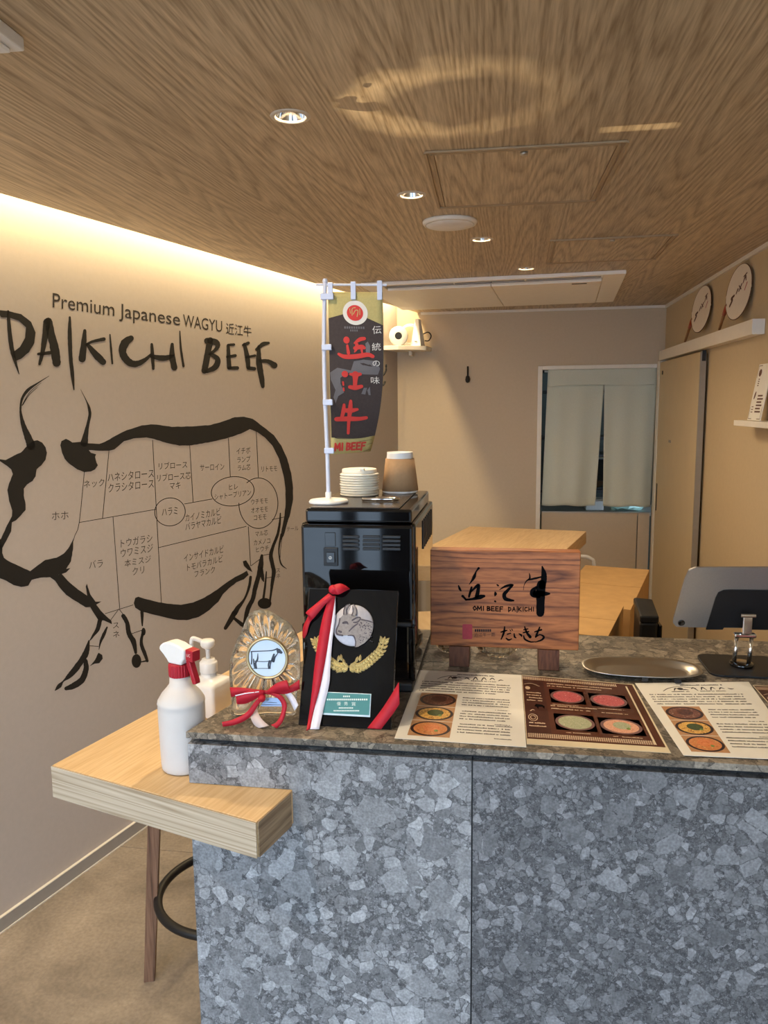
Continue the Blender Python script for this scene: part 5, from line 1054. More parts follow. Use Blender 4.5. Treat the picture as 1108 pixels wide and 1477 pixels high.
# ------------------------------------------------------------------ menus on the counter
M_photo_bg = mat('photo_warm_table', (190, 142, 98), 0.4, noise=0.1, nscale=120)
M_bowl = mat('photo_bowl_dark', (52, 36, 36), 0.4); M_bowl2 = mat('photo_bowl_rim', (120, 86, 84), 0.4)
M_f = [spots('photo_beef', [(70, 36, 30), (140, 84, 62), (92, 50, 40), (196, 160, 130)], 260), spots('photo_noodle', [(226, 170, 70), (238, 196, 104), (206, 140, 60), (60, 48, 30)], 260), spots('photo_egg_noodle', [(150, 66, 36), (226, 150, 84), (196, 112, 60), (236, 190, 120)], 240)]
M_fd = [spots('photo_top_dark', [(50, 28, 22), (110, 62, 44)], 300), spots('photo_top_herb', [(36, 40, 22), (80, 96, 44), (60, 40, 26)], 320), spots('photo_top_egg', [(210, 110, 50), (232, 150, 96)], 200)]
M_herb = spots('photo_herb', [(90, 120, 50), (150, 170, 90)], 400)
M_raw = spots('photo_raw_beef', [(150, 40, 50), (214, 110, 112), (190, 70, 78), (234, 170, 164)], 200); M_soup = spots('photo_soup', [(120, 136, 90), (190, 190, 160), (150, 160, 120), (214, 204, 180)], 240); M_salm = spots('photo_salad', [(210, 130, 100), (232, 180, 150), (196, 120, 90)], 220)
M_bro = mat('menu_brown', (84, 44, 30), 0.35, noise=0.12, nscale=30); M_bro2 = mat('menu_brown_side', (66, 34, 26), 0.35, noise=0.15, nscale=40)
M_lat = lattice('menu_lattice', (216, 190, 160), (88, 46, 32), 420); M_cream = mat('menu_cream', (226, 210, 176), 0.4, noise=0.02)
class MenuQ:
    """a sheet on the counter: corner order BL, BR, TR, TL; (a,b) in 0..1"""
    def __init__(s, q, z): s.q = [Vector(p) for p in q]; s.z = z
    def P(s, a, b, d=0.0):
        p = (s.q[0] * (1 - a) + s.q[1] * a) * (1 - b) + (s.q[3] * (1 - a) + s.q[2] * a) * b; return Vector((p.x, p.y, s.z + d))
def sheet(name, q, z, label, cat='menu', group=None, m=None):
    mq = MenuQ(q, z); t = thing(name, tuple(mq.P(0.5, 0.5)), label, cat, group)
    v = [mq.P(a, b, d) for d in (0, 0.0006) for a, b in ((0, 0), (1, 0), (1, 1), (0, 1))]
    s = P_('sheet', (v, [[3, 2, 1, 0], [4, 5, 6, 7], [0, 1, 5, 4], [1, 2, 6, 5], [2, 3, 7, 6], [3, 0, 4, 7]]), m or M_paper, t); return mq, t, s
def mdecal(name, gs, mq, m, par, d):
    v, f = join(*gs); out = [mq.P(p.x, p.y, 0.0006 + d) for p in v]; ff = []
    for q in f:
        a, b, c = out[q[0]], out[q[1]], out[q[2]]; ff.append(q[::-1] if (b - a).cross(c - a).z < 0 else q)
    return mk(name, out, ff, m, par)
def textlines(x0, x1, y, h, n, gap, rnd, dash=0.011):
    out = []
    for k in range(n):
        x = x0 + (0.0 if k else 0); e = x1 - rnd.random() * 0.05 * (x1 - x0) * (4 if k == n - 1 else 1); yy = y - k * gap
        while x < e:
            w = dash * rnd.uniform(0.5, 1.3)
            if rnd.random() > 0.12:
                out.append(g_rect(x, yy, min(x + w * 0.8, e), yy + h * rnd.uniform(0.6, 1.0)))
            x += w
    return out
def food(mq, par, x0, y0, x1, y1, base, top, bg=True, herb=True, dark=M_bowl):
    cx, cy, rx, ry = (x0 + x1) / 2, (y0 + y1) / 2, (x1 - x0) / 2, (y1 - y0) / 2
    ph = mdecal('food_photo', [g_rect(x0, y0, x1, y1)], mq, M_photo_bg if bg else M_bro2, par, 0.0001)
    mdecal('bowl_print', [g_ell(cx, cy, rx * 0.97, ry * 0.95)], mq, dark, ph, 0.0002)
    mdecal('bowl_print', [g_ell(cx, cy, rx * 0.82, ry * 0.80, 0)], mq, base, ph, 0.0003)
    if top: mdecal('topping_print', [g_ell(cx + rx * 0.05, cy + ry * 0.1, rx * 0.42, ry * 0.45)], mq, top, ph, 0.0004)
    if herb: mdecal('topping_print', [g_ell(cx + rx * 0.3, cy - ry * 0.25, rx * 0.10, ry * 0.13)], mq, M_herb, ph, 0.0005)
def white_menu(q, z, label, seed):
    mq, t, s = sheet('menu_sheet', q, z, label, 'menu', 'menus laid out on the counter'); rnd = random.Random(seed)
    for k in range(3): food(mq, s, 0.09, 0.045 + k * 0.195, 0.42, 0.235 + k * 0.195, M_f[2 - k], M_fd[2 - k], True, k < 2)
    tx = textlines(0.06, 0.90, 0.80, 0.016, 5, 0.036, rnd) if True else []
    for y in (0.575, 0.385, 0.215): tx += textlines(0.47, 0.90, y, 0.014, 4, 0.034, rnd); tx += textlines(0.76, 0.9, y - 0.15, 0.010, 1, 0.02, rnd)
    tx += textlines(0.38, 0.76, 0.945, 0.018, 1, 0.03, rnd, 0.014)
    sc = [(.0, .0), (.02, .02), (.04, .0)]
    for k in range(7): x = 0.30 + k * 0.08; tx.append(g_stroke([(x, 0.885 + rnd.uniform(-.02, .02), 0.008), (x + 0.02, 0.90 + rnd.uniform(-.02, .02), 0.014), (x + 0.045, 0.88 + rnd.uniform(-.02, .02), 0.006)]))
    tx += [g_ell(0.36, 0.895, 0.026, 0.02), g_stroke([(.20, .86, .006), (.26, .905, .008), (.36, .93, .006), (.5, .90, .006)])] + textlines(0.27, 0.46, 0.845, 0.014, 1, 0.03, rnd) + textlines(0.52, 0.8, 0.85, 0.014, 1, 0.03, rnd)
    tag(mdecal('menu_text', tx, mq, M_print, s, 0.0001), kind='stuff')
def brown_menu(q, z, label, seed):
    mq, t, s = sheet('menu_sheet', q, z, label, 'menu', 'menus laid out on the counter', M_cream); rnd = random.Random(seed)
    pn = mdecal('brown_panel', [g_rect(0.005, 0.065, 0.985, 0.99)], mq, M_bro, s, 0.0001)
    mdecal('side_column', [g_rect(0.01, 0.13, 0.19, 0.91)], mq, M_bro2, pn, 0.00015)
    for rr_ in ((0.01, 0.085, 0.93, 0.135), (0.01, 0.925, 0.84, 0.97)): mdecal('lattice_border', [g_rect(*rr_)], mq, M_lat, pn, 0.0002)
    mdecal('border_line', [g_rect(0.915, 0.09, 0.93, 0.95)], mq, M_cream, pn, 0.00025)
    food(mq, pn, 0.23, 0.58, 0.52, 0.79, M_raw, None, False, False, M_bowl2); food(mq, pn, 0.56, 0.57, 0.87, 0.78, M_raw, None, False, False, M_bowl2)
    food(mq, pn, 0.23, 0.20, 0.54, 0.42, M_soup, None, False, False, M_bowl2); food(mq, pn, 0.57, 0.19, 0.89, 0.41, M_salm, M_soup, False, True, M_bowl2)
    tx = textlines(0.22, 0.80, 0.875, 0.018, 2, 0.04, rnd, 0.012) + textlines(0.22, 0.6, 0.52, 0.018, 2, 0.04, rnd, 0.012) + textlines(0.62, 0.86, 0.475, 0.014, 1, 0.03, rnd) + textlines(0.24, 0.5, 0.545, 0.012, 1, 0.02, rnd) + textlines(0.6, 0.82, 0.535, 0.012, 1, 0.02, rnd) + textlines(0.3, 0.5, 0.165, 0.012, 1, 0.02, rnd) + textlines(0.64, 0.86, 0.155, 0.012, 1, 0.02, rnd)
    for y in (0.70, 0.66, 0.62, 0.58, 0.26, 0.22): tx += textlines(0.03, 0.17, y, 0.018, 1, 0.02, rnd)
    tx += [g_ell(0.045, 0.78, 0.022, 0.026), g_stroke([(.02, .84, .006), (.08, .86, .006), (.15, .82, .006)]), g_stroke([(.05, .43, .008), (.07, .45, .008), (.08, .44, .006)])]
    for a in (1.0, 0.55): tx.append(g_stroke([(0.065 + 0.035 * a * math.cos(w), 0.34 + 0.045 * a * math.sin(w), 0.006) for w in [2 * PI * k / 14 for k in range(15)]], 2))
    tag(mdecal('menu_text', tx, mq, mat('menu_print_pale', (206, 178, 150), 0.5), pn, 0.0003), kind='stuff')
    mdecal('cow_mark', [g_poly([(0.085, 0.50), (0.10, 0.535), (0.15, 0.53), (0.17, 0.51), (0.165, 0.47), (0.15, 0.50), (0.12, 0.495), (0.115, 0.46), (0.105, 0.49)])], mq, M_ink2, pn, 0.0003)
def Q(*p): return [onz(x, y, ZT) for x, y in p]
# white spare sheets under the printed ones
white_menu(Q((569, 1066), (759.3, 1079), (752, 974.5), (606, 967.5)), ZT + 0.0010, 'white printed noodle menu sheet lying next to the black plaque', 3)
brown_menu(Q((760, 1074), (968, 1087), (914, 988), (752.5, 974)), ZT + 0.0004, 'brown printed beef menu sheet in the middle of the counter', 4)
white_menu(Q((986, 1091.5), (1160, 1099), (1080, 985), (916, 987)), ZT + 0.0018, 'white printed noodle menu sheet at the right, partly under the tray', 5)
q4 = [Vector((0.467, 1.165, ZT)), Vector((0.675, 1.165, ZT)), Vector((0.675, 1.475, ZT)), Vector((0.466, 1.475, ZT))]
brown_menu(q4, ZT + 0.0004, 'brown printed menu sheet cut off by the right edge of the picture', 6)
# ------------------------------------------------------------------ silver tray
ty = thing('oval_tray', (0.27, 1.52, ZT), 'oval polished steel cash tray on the counter', 'tray')
def oval(rx, ry, z, n=64, p=2.6):
    out = []
    for k in range(n):
        a = 2 * PI * k / n; c_, s_ = math.cos(a), math.sin(a); out.append(Vector((0.271 + rx * math.copysign(abs(c_) ** (2 / p), c_), 1.521 + ry * math.copysign(abs(s_) ** (2 / p), s_), ZT + z)))
    return out
rg = [oval(0.02, 0.006, 0.0026), oval(0.078, 0.029, 0.0026), oval(0.085, 0.034, 0.00265), oval(0.090, 0.038, 0.0030), oval(0.097, 0.044, 0.008), oval(0.106, 0.052, 0.0125), oval(0.113, 0.0575, 0.0135), oval(0.1145, 0.059, 0.0125), oval(0.1135, 0.058, 0.0115), oval(0.106, 0.052, 0.0105), oval(0.096, 0.043, 0.0058), oval(0.084, 0.033, 0.0018), oval(0.02, 0.006, 0.0018)]
n = 64; v = [p for r in rg for p in r]; f = [[i * n + k, i * n + (k + 1) % n, (i + 1) * n + (k + 1) % n, (i + 1) * n + k] for i in range(len(rg) - 1) for k in range(n)] + [list(range(n)), [(len(rg) - 1) * n + k for k in range(n)][::-1]]
bm = bmesh.new(); vs4 = [bm.verts.new(p) for p in v]
for q in f: bm.faces.new([vs4[i] for i in q])
bmesh.ops.recalc_face_normals(bm, faces=bm.faces[:]); v, f = bm_out(bm)
P_('dish', (v, f), mat('tray_steel', (200, 194, 182), 0.3, metal=1.0, noise=0.03), ty, True)
for x in (0.262 - 0.0, 0.322): P_('label_tab', g_box((x, 1.4575, ZT + 0.0042), (x + 0.012, 1.4635, ZT + 0.0115), 0.001), M_matblk, ty)
# ------------------------------------------------------------------ tablet on its stand
ts_ = thing('tablet_stand', (0.476, 1.58, ZT), 'black and chrome folding tablet stand on the counter', 'stand')
zb_ = ZT + 0.0006
def rrect(x0, y0, x1, y1, r, n=5):
    pts = []
    for cx, cy, a0_ in ((x1 - r, y1 - r, 0), (x0 + r, y1 - r, 90), (x0 + r, y0 + r, 180), (x1 - r, y0 + r, 270)):
        for k in range(n + 1): a = math.radians(a0_ + 90 * k / n); pts.append((cx + r * math.cos(a), cy + r * math.sin(a)))
    return pts
P_('base_plate', g_prism(rrect(0.402, 1.513, 0.56, 1.645, 0.022), zb_, zb_ + 0.004, 0.0008), M_matblk, ts_)
P_('turntable', g_lathe([(0.022, 0.0046), (0.0225, 0.006), (0.0225, 0.010), (0.021, 0.011), (0, 0.011)], (0.475, 1.578, ZT), 36, True, False), M_gloss, ts_, True)
TA = math.radians(24)   # tablet leans back
TP = Plane((0.40, 1.585, 1.163), (1, 0.02, 0), (0.015, -math.sin(TA) , math.cos(TA)))
hinge_u = 0.079; H0 = TP.P(hinge_u, 0.052, 0.008)
for x in (0.461, 0.489): P_('arm', g_tube([(x, 1.578, ZT + 0.011), (x + 0.004, 1.583, 1.151)], 0.0042, 12), M_chrome, ts_, True)
P_('knuckle', g_box((0.459, 1.576, 1.1512), (0.501, 1.590, 1.1605), 0.003), M_chrome, ts_)
P_('upper_arm', g_box((0.471, 1.568, 1.1608), (0.489, 1.576, 1.203), 0.002), M_chrome, ts_)
P_('hinge_pin', g_tube([(0.466, 1.569, 1.200), (0.494, 1.569, 1.200)], 0.004, 12), M_chrome, ts_)
tbp = Plane(ony(972, 900, 1.60), (1, 0.0, 0), (0, -0.36, 1))
u1 = tbp.px(1010, 822); tabH = u1[1]
M_tab = mat('tablet_aluminium', (160, 154, 148), 0.38, metal=0.7, noise=0.03, nscale=300)
tbt = thing('tablet', tuple(tbp.P(0.1, 0)), 'silver tablet seen from the back on the folding stand', 'tablet')
# outline in plane coordinates; lower edge is nearer to the cashier, so trace the slanted side as seen
o_ = [tbp.px(*p) for p in ((1003, 819.5), (994, 823), (988, 836), (972, 892), (971, 899), (976, 904.5), (984, 905))]
R_ = 0.27
pts = [o_[0]] + o_[1:] + [(R_, tbp.px(1108, 906)[1]), (R_, tbp.px(1108, 817)[1])]
bm = bmesh.new(); A = [bm.verts.new(tbp.P(u, w, 0)) for u, w in pts]; B = [bm.verts.new(tbp.P(u, w, -0.007)) for u, w in pts]; n = len(pts)
bm.faces.new(A); bm.faces.new(B[::-1])
for i in range(n): bm.faces.new((A[i], B[i], B[(i + 1) % n], A[(i + 1) % n]))
bmesh.ops.recalc_face_normals(bm, faces=bm.faces[:]); bmesh.ops.bevel(bm, geom=[e for e in bm.edges], offset=0.0012, segments=2, affect='EDGES')
P_('back_shell', bm_out(bm), M_tab, tbt)
cu_, cw_ = tbp.px(983, 898); g = g_lathe([(0.0068, 0.0), (0.0068, 0.0018), (0.0055, 0.0024), (0.0046, 0.0014), (0, 0.0014)], (0, 0, 0), 24, True, False)
P_('camera_lens', g_orient(g, tbp, cu_, cw_, 0.0002), M_gloss, tbt, True)
# stand's black holding plate, on the tablet's back
pp_ = [tbp.px(*p) for p in ((1018, 907), (1032, 862), (1036, 854), (1044, 850.5), (1054, 850))] + [(R_ - 0.05, tbp.px(1108, 850)[1]), (R_ - 0.03, tbp.px(1108, 907)[1])]
pp_ += [tbp.px(1083, 907), tbp.px(1081, 904), tbp.px(1044, 904), tbp.px(1042, 907)]
bm = bmesh.new(); A = [bm.verts.new(tbp.P(u, w, 0.0030)) for u, w in pp_]; B = [bm.verts.new(tbp.P(u, w, 0.0004)) for u, w in pp_]; n = len(pp_)
bm.faces.new(A); bm.faces.new(B[::-1])
for i in range(n): bm.faces.new((A[i], B[i], B[(i + 1) % n], A[(i + 1) % n]))
bmesh.ops.recalc_face_normals(bm, faces=bm.faces[:]); bmesh.ops.triangulate(bm, faces=[f_ for f_ in bm.faces if len(f_.verts) > 4])
P_('holding_plate', bm_out(bm), M_matblk, ts_)
# ------------------------------------------------------------------ wall lettering and beef diagram (vinyl on the left wall)
WP = Plane(wl(0, 0.0, 1.3), (WD.x, WD.y, 0), (0, 0, 1))
fA = lambda x, y: (x * 0.19856, 540 + y * 0.19856)
fB = lambda x, y: (200 + x * 0.2166, 580 + y * 0.2166)
fC = lambda x, y: (x * 0.2166, 740 + y * 0.2166)
fL = lambda x, y: (x * 0.379, 400 + y * 0.379)
f1 = lambda x, y: (x * 0.4198, 380 + y * 0.4198)
ident = lambda x, y: (x, y)
def tr(f, pts): return [f(*p) for p in pts]
def SS(f, s, *pts):   # brush stroke traced in crop f with scale s
    return g_stroke([(*f(x, y), w * s) for x, y, w in pts], 7, 0.06)
sA, sB, sC, sL = 0.19856, 0.2166, 0.2166, 0.379
def PG(f, pts): 
    p = tr(f, pts); out = []
    for i in range(len(p)):      # slightly ragged brush edge
        a, b = p[i], p[(i + 1) % len(p)]; l = math.hypot(b[0] - a[0], b[1] - a[1]); n = max(1, int(l / 4))
        for k in range(n):
            t = k / n; j = 0.25 if k else 0.0
            out.append((a[0] + (b[0] - a[0]) * t + random.uniform(-j, j), a[1] + (b[1] - a[1]) * t + random.uniform(-j, j)))
    return g_poly(out)
mu = thing('beef_cut_diagram', tuple(wl(1.2, 0.0, 0.9)), 'black brush-drawn bull with labelled beef cuts on the left wall', 'wall graphic')
outline = {
 'face_stroke': [PG(fA, [(-90, 600), (0, 616), (40, 622), (100, 590), (150, 568), (195, 520), (235, 485), (270, 478), (305, 495), (330, 530), (340, 570), (330, 620), (300, 660), (265, 690), (258, 740), (235, 775), (195, 800), (172, 830), (172, 880), (185, 945), (185, 985), (150, 1025), (115, 1060), (85, 1075), (80, 1140), (45, 1209), (10, 1270), (-60, 1330), (-60, 1230), (5, 1195), (50, 1095), (85, 1030), (88, 990), (65, 920), (52, 840), (65, 790), (92, 725), (80, 690), (50, 665), (0, 632)])],
 'jaw_stroke': [PG(fC, [(-70, 215), (0, 180), (15, 215), (14, 265), (25, 297), (60, 322), (120, 350), (200, 387), (235, 360), (300, 312), (375, 297), (425, 268), (460, 225), (488, 170), (486, 240), (472, 320), (440, 372), (468, 366), (440, 395), (410, 406), (330, 427), (270, 430), (210, 445), (188, 483), (140, 492), (90, 480), (40, 450), (0, 435), (-60, 405), (-90, 320)])],
 'horn': [SS(fA, sA, (355, 12, 3), (270, 65, 10), (200, 115, 22), (160, 175, 18), (148, 240, 14), (152, 300, 20), (172, 380, 36), (200, 450, 50), (225, 520, 64)), SS(fA, sA, (270, 95, 3), (210, 150, 4), (165, 220, 6)), SS(fA, sA, (300, 60, 2), (215, 130, 4), (160, 225, 6))],
 'ear_stroke': [PG(fA, [(437, 515), (445, 485), (478, 468), (500, 478), (525, 495), (580, 490), (630, 500), (640, 545), (660, 570), (697, 580), (690, 600), (700, 640), (710, 660), (690, 690), (660, 705), (610, 710), (560, 690), (510, 655), (470, 615), (450, 570)])],
 'back_stroke': [PG(ident, tr(fA, [(625, 500), (720, 505), (760, 490), (830, 450), (920, 405), (1000, 380), (1030, 370)]) + tr(fB, [(80, 148), (140, 152), (220, 165), (380, 160), (480, 152), (570, 125), (640, 100), (700, 97), (760, 112), (830, 165), (900, 220), (950, 290), (990, 380), (1015, 470), (1028, 570), (1028, 650), (1010, 740), (985, 820), (965, 890), (945, 925), (950, 860), (970, 760), (978, 680), (978, 590), (965, 490), (935, 380), (890, 290), (840, 235), (790, 200), (740, 180), (680, 210), (590, 240), (480, 265), (350, 288), (270, 290), (180, 270), (100, 245), (50, 235)]) + tr(fA, [(1040, 460), (970, 465), (900, 485), (860, 520), (830, 545), (790, 555), (720, 555), (640, 550)]))],
 'belly_stroke': [PG(ident, tr(fC, [(890, 600), (900, 565), (920, 557), (960, 570), (1040, 590)]) + tr(fB, [(190, 1342), (280, 1350), (360, 1335), (440, 1300), (520, 1250), (580, 1205), (640, 1165), (700, 1135), (720, 1122), (732, 1150), (700, 1180), (650, 1200), (600, 1240), (560, 1280), (530, 1330), (470, 1385), (400, 1430), (320, 1452), (260, 1450), (190, 1437)]) + tr(fC, [(1040, 680), (960, 660), (930, 650), (900, 630)]))],
 'shoulder_stroke': [PG(fC, [(330, 425), (410, 405), (450, 450), (520, 510), (580, 550), (570, 490), (578, 470), (600, 540), (635, 590), (675, 588), (640, 610), (670, 650), (700, 680), (740, 715), (745, 740), (720, 728), (690, 715), (655, 715), (620, 660), (600, 625), (570, 628), (500, 585), (440, 545), (400, 500), (365, 450)])],
 'foreleg_stroke': [SS(fC, sC, (668, 700, 28), (650, 770, 28), (620, 815, 16), (600, 845, 8)), SS(fC, sC, (592, 850, 10), (572, 930, 40), (540, 985, 38), (500, 1040, 42), (460, 1085, 32), (420, 1120, 10), (395, 1150, 28), (365, 1182, 4)), SS(fC, sC, (568, 985, 30), (572, 1040, 36), (545, 1110, 40), (490, 1150, 40), (440, 1168, 26)), SS(fC, sC, (712, 760, 10), (690, 810, 22), (668, 860, 14), (658, 910, 3)), PG(fC, [(595, 1020), (630, 980), (655, 930), (680, 945), (683, 970), (660, 1000), (630, 1003)])],
 'second_foreleg_stroke': [SS(fC, sC, (820, 685, 28), (845, 730, 28), (858, 800, 32), (890, 860, 34), (903, 930, 18)), g_ell(*fC(908, 985), 32 * sC, 46 * sC), SS(fC, sC, (945, 655, 22), (946, 700, 18), (947, 750, 8)), g_ell(*fC(955, 790), 14 * sC, 26 * sC), SS(fC, sC, (950, 800, 18), (940, 850, 20), (945, 890, 24), (965, 940, 24), (980, 985, 18)), SS(fC, sC, (935, 992, 8), (975, 984, 10))],
 'hindleg_stroke': [PG(fB, [(693, 1060), (715, 1053), (735, 1085), (757, 1132), (725, 1115), (700, 1090)]), SS(fB, sB, (820, 1022, 18), (812, 1090, 36), (800, 1150, 30), (775, 1240, 30), (760, 1310, 28), (730, 1370, 30), (712, 1440, 26), (700, 1500, 18)), SS(fB, sB, (815, 1110, 26), (825, 1170, 22), (832, 1195, 6)), SS(fB, sB, (850, 1130, 8), (842, 1220, 14), (830, 1310, 16)), g_ell(*fB(838, 1340), 46 * sB, 36 * sB), SS(fB, sB, (745, 1165, 18), (735, 1230, 18), (705, 1310, 14), (660, 1370, 30), (640, 1405, 34)), g_stroke([(338, 884, 7.5), (333, 893, 7), (325, 906, 5)]), g_stroke([(338, 892, 4), (349, 901, 6)])],
 'tail_stroke': [SS(fB, sB, (950, 880, 14), (935, 960, 10), (935, 1020, 8), (950, 1080, 10), (985, 1110, 3)), SS(fB, sB, (955, 900, 4), (945, 980, 3), (940, 1060, 4)), SS(fB, sB, (943, 740, 8), (940, 800, 14), (925, 880, 18), (895, 960, 20), (880, 1020, 26), (890, 1080, 26), (900, 1130, 26), (890, 1200, 22), (880, 1280, 14), (868, 1360, 16))],
}
for nm, gs in outline.items(): decal(nm, gs, WP, M_vinyl, mu, 0.0008, ident)
decal('horn', [SS(fA, sA, (585, 110, 2), (630, 200, 8), (645, 240, 18), (652, 290, 22), (640, 350, 22), (625, 420, 32), (610, 500, 56))], WP, M_vinyl, mu, 0.0008, ident)
def LN_(*p, w=0.9): return g_stroke([(x, y, w) for x, y in p], 3)
lines = [LN_((121.5, 681), (114.2, 753.6), (108, 772), (104, 785)), LN_((157, 650.8), (147.8, 747.3)), LN_((114.2, 753.6), (224.6, 734.7)), LN_((162.9, 746), (172.5, 877.5)), LN_((220, 634.8), (232.6, 869)), LN_((273.6, 642.8), (278.4, 724)), LN_((266, 726.9), (306, 719.7)), LN_((329.5, 632), (332.1, 687.2)), LN_((369.6, 622.2), (372.6, 688.3)), LN_((228.2, 790), (354.9, 759.3)), LN_((358.1, 759.8), (361.4, 816))]
for a, b in (((748, 1090), (815, 1040)), ((830, 1020), (870, 1012)), ((845, 1172), (885, 1165)), ((890, 782), (970, 765))): lines.append(LN_(fB(*a), fB(*b)))
for a, b in (((595, 884), (655, 888)), ((700, 670), (885, 612)), ((790, 640), (738, 710)), ((793, 640), (820, 675)), ((878, 803), (945, 780))): lines.append(LN_(fC(*a), fC(*b)))
def EL(cx, cy, rx, ry, rot=0): 
    c, s = math.cos(rot), math.sin(rot); return g_stroke([(*fB(cx + rx * math.cos(a) * c - ry * math.sin(a) * s, cy + rx * math.cos(a) * s + ry * math.sin(a) * c), 1.1) for a in [2 * PI * k / 36 for k in range(37)]], 2)
lines += [EL(208, 731, 102, 93, -0.15), EL(626, 594, 143, 97, -0.12)]
arc_ = [2 * PI * k / 40 for k in range(41)]
pts_ = [(797 + 130 * math.cos(a), 673 + 168 * math.sin(a)) for a in arc_]
lines.append(g_stroke([(*fB(x, y), 1.1) for x, y in pts_[:-1] if not (((x - 626) / 143) ** 2 + ((y - 594) / 97) ** 2 < 1.0 and False)][26:] + [(*fB(x, y), 1.1) for x, y in pts_[:21]], 2))
for ln_ in lines: decal('division_line', [ln_], WP, M_vinylt, mu, 0.0005, ident)
T = [('ホホ', 178, 882, 235, 878, 30), ('ネック', 288, 772, 358, 765, 28), ('ハネシタロース', 370, 750, 528, 735, 32), ('クラシタロース', 372, 787, 528, 770, 32), ('リブロース', 545, 708, 643, 702, 26), ('リブロース芯', 540, 750, 655, 740, 28), ('マキ', 583, 777, 620, 773, 26), ('サーロイン', 687, 713, 770, 709, 24), ('イチボ', 812, 656, 860, 652, 24), ('ランプ', 815, 685, 860, 681, 22), ('ラム芯', 817, 713, 860, 709, 22), ('リトモモ', 898, 716, 952, 713, 20), ('ハラミ', 556, 868, 610, 862, 28), ('ヒレ', 787, 778, 817, 775, 20), ('シャトーブリアン', 737, 814, 862, 797, 24), ('ウチモモ', 863, 829, 920, 823, 20), ('オオモモ', 863, 858, 920, 852, 20), ('コモモ', 872, 883, 915, 878, 18), ('カイノミカルビ', 637, 887, 757, 864, 28), ('バラヤマカルビ', 637, 918, 760, 893, 28), ('バラ', 306, 1050, 353, 1043, 30), ('トウガラシ', 415, 976, 523, 956, 30), ('ウワミスジ', 415, 1010, 525, 990, 30), ('本ミスジ', 428, 1044, 518, 1027, 28), ('クリ', 455, 1072, 495, 1064, 28), ('インサイドカルビ', 632, 1026, 768, 993, 28), ('トモバラカルビ', 643, 1057, 765, 1025, 26), ('フランク', 668, 1079, 738, 1062, 24), ('マル芯', 877, 939, 920, 933, 20), ('カメノコ', 872, 969, 928, 961, 20), ('ヒウチ', 880, 993, 923, 986, 20), ('ス', 388, 1254, 408, 1252, 20), ('ネ', 388, 1286, 410, 1284, 24), ('ス', 948, 1062, 962, 1060, 14), ('ネ', 949, 1082, 963, 1080, 16), ('テール', 985, 921, 1025, 917, 16)]
for s, x0, y0, x1, y1, h in T:
    decal('cut_name', [text_box(s, *f1(x0, y0), *f1(x1, y1), h * 0.4198 * 0.92, None, -0.004)], WP, M_vinylt, mu, 0.0006, ident)
wt = thing('wall_lettering', tuple(wl(1.0, 0.0, 1.75)), 'bold black brush wall lettering reading DAIKICHI BEEF', 'wall graphic')
K = lambda *p: SS(fL, sL, *p)
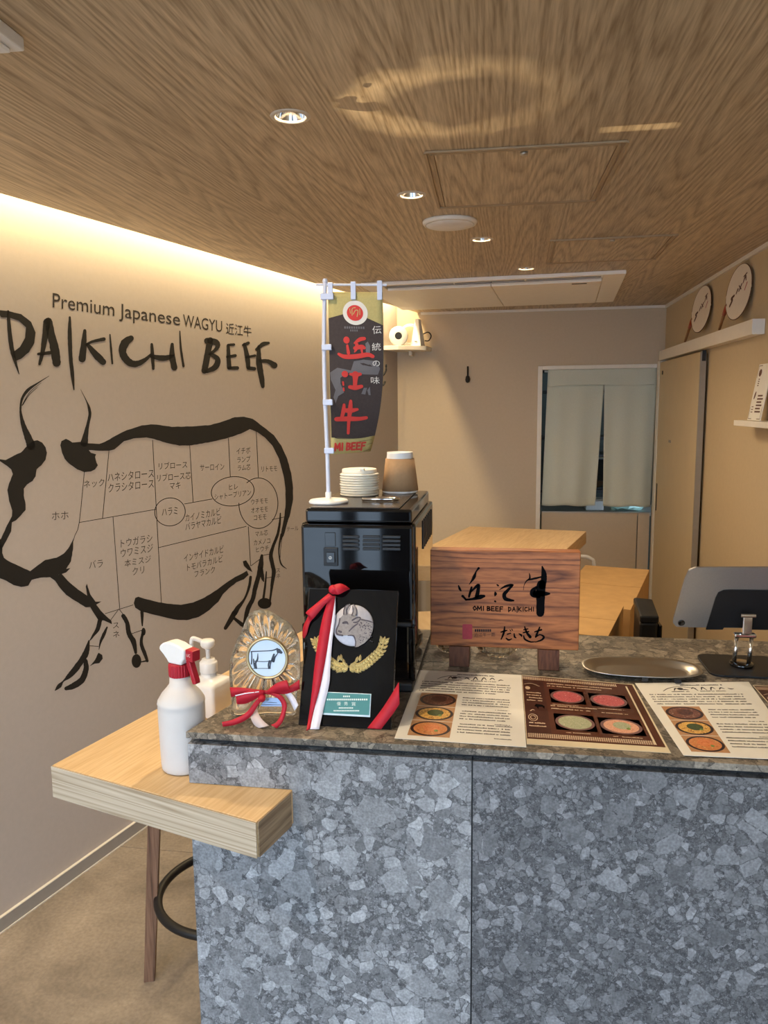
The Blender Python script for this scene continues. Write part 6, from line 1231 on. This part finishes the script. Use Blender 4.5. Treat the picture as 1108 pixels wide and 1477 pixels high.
LET = [('letter_d', [PG(fL, [(-6, 124), (30, 128), (80, 140), (118, 170), (135, 210), (130, 250), (110, 285), (80, 310), (60, 318), (45, 295), (48, 285), (75, 265), (95, 230), (98, 190), (70, 165), (40, 155), (5, 152), (-6, 140)]), K((30, 130, 10), (36, 210, 16), (46, 280, 16), (60, 330, 10), (72, 368, 3))]),
 ('letter_a', [K((178, 170, 28), (170, 230, 22), (160, 290, 16), (150, 330, 10)), K((183, 168, 30), (195, 220, 30), (207, 270, 34), (215, 325, 32)), K((145, 292, 10), (190, 287, 14))]),
 ('letter_i', [K((265, 152, 8), (265, 220, 16), (268, 300, 14), (275, 370, 14), (281, 428, 4))]),
 ('letter_k', [K((322, 203, 12), (318, 255, 22), (312, 310, 28)), K((395, 235, 14), (350, 245, 10), (325, 258, 8)), K((332, 255, 12), (365, 295, 26), (392, 322, 24))]),
 ('letter_i', [K((418, 218, 5), (422, 270, 8), (427, 328, 7))]),
 ('letter_c', [K((498, 232, 22), (475, 250, 32), (466, 285, 28), (485, 318, 28), (515, 330, 24), (550, 315, 16), (575, 292, 8))]),
 ('letter_h', [K((577, 255, 10), (580, 300, 14), (583, 348, 10)), K((575, 300, 14), (620, 308, 22), (655, 300, 14)), K((655, 255, 12), (655, 300, 22), (663, 343, 24))]),
 ('letter_i', [K((684, 205, 4), (688, 270, 8), (698, 338, 9))]),
 ('letter_b', [K((800, 240, 24), (790, 290, 24), (778, 355, 24)), K((788, 242, 24), (822, 248, 24), (826, 268, 16), (800, 292, 10)), K((800, 292, 14), (828, 312, 20), (818, 342, 22), (785, 358, 14))]),
 ('letter_e', [K((868, 258, 10), (890, 256, 10)), K((868, 260, 12), (870, 310, 16), (872, 343, 18)), K((865, 303, 10), (895, 298, 12)), K((872, 345, 12), (903, 345, 14))]),
 ('letter_e', [K((930, 255, 12), (940, 300, 18), (945, 343, 16)), K((925, 258, 10), (945, 250, 12)), K((935, 305, 8), (970, 298, 10)), K((945, 345, 14), (968, 348, 14))]),
 ('letter_f', [K((985, 262, 10), (985, 320, 22), (995, 380, 20), (1000, 415, 14)), K((975, 275, 10), (1000, 255, 16), (1022, 250, 10)), K((985, 318, 12), (1020, 320, 16), (1044, 335, 24))])]
for nm, gs in LET: decal(nm, gs, WP, M_vinyl, wt, 0.0008, ident)
wt2 = thing('wall_tagline', tuple(wl(1.2, 0.0, 1.85)), 'thin dark wall lettering reading Premium Japanese WAGYU above the brush letters', 'wall graphic')
decal('tagline_word', [text_box('Premium Japanese', 75.8, 450, 259.6, 475.5, 27.5, 24)], WP, M_vinylt, wt2, 0.0006, ident)
decal('tagline_word', [text_box('WAGYU', 264, 471.3, 320.3, 479, 18.3, 16)], WP, M_vinylt, wt2, 0.0006, ident)
decal('tagline_kanji', [text_box('近江牛', 326, 482, 362.7, 486, 16.5, 15.5)], WP, M_vinyl, wt2, 0.0006, ident)
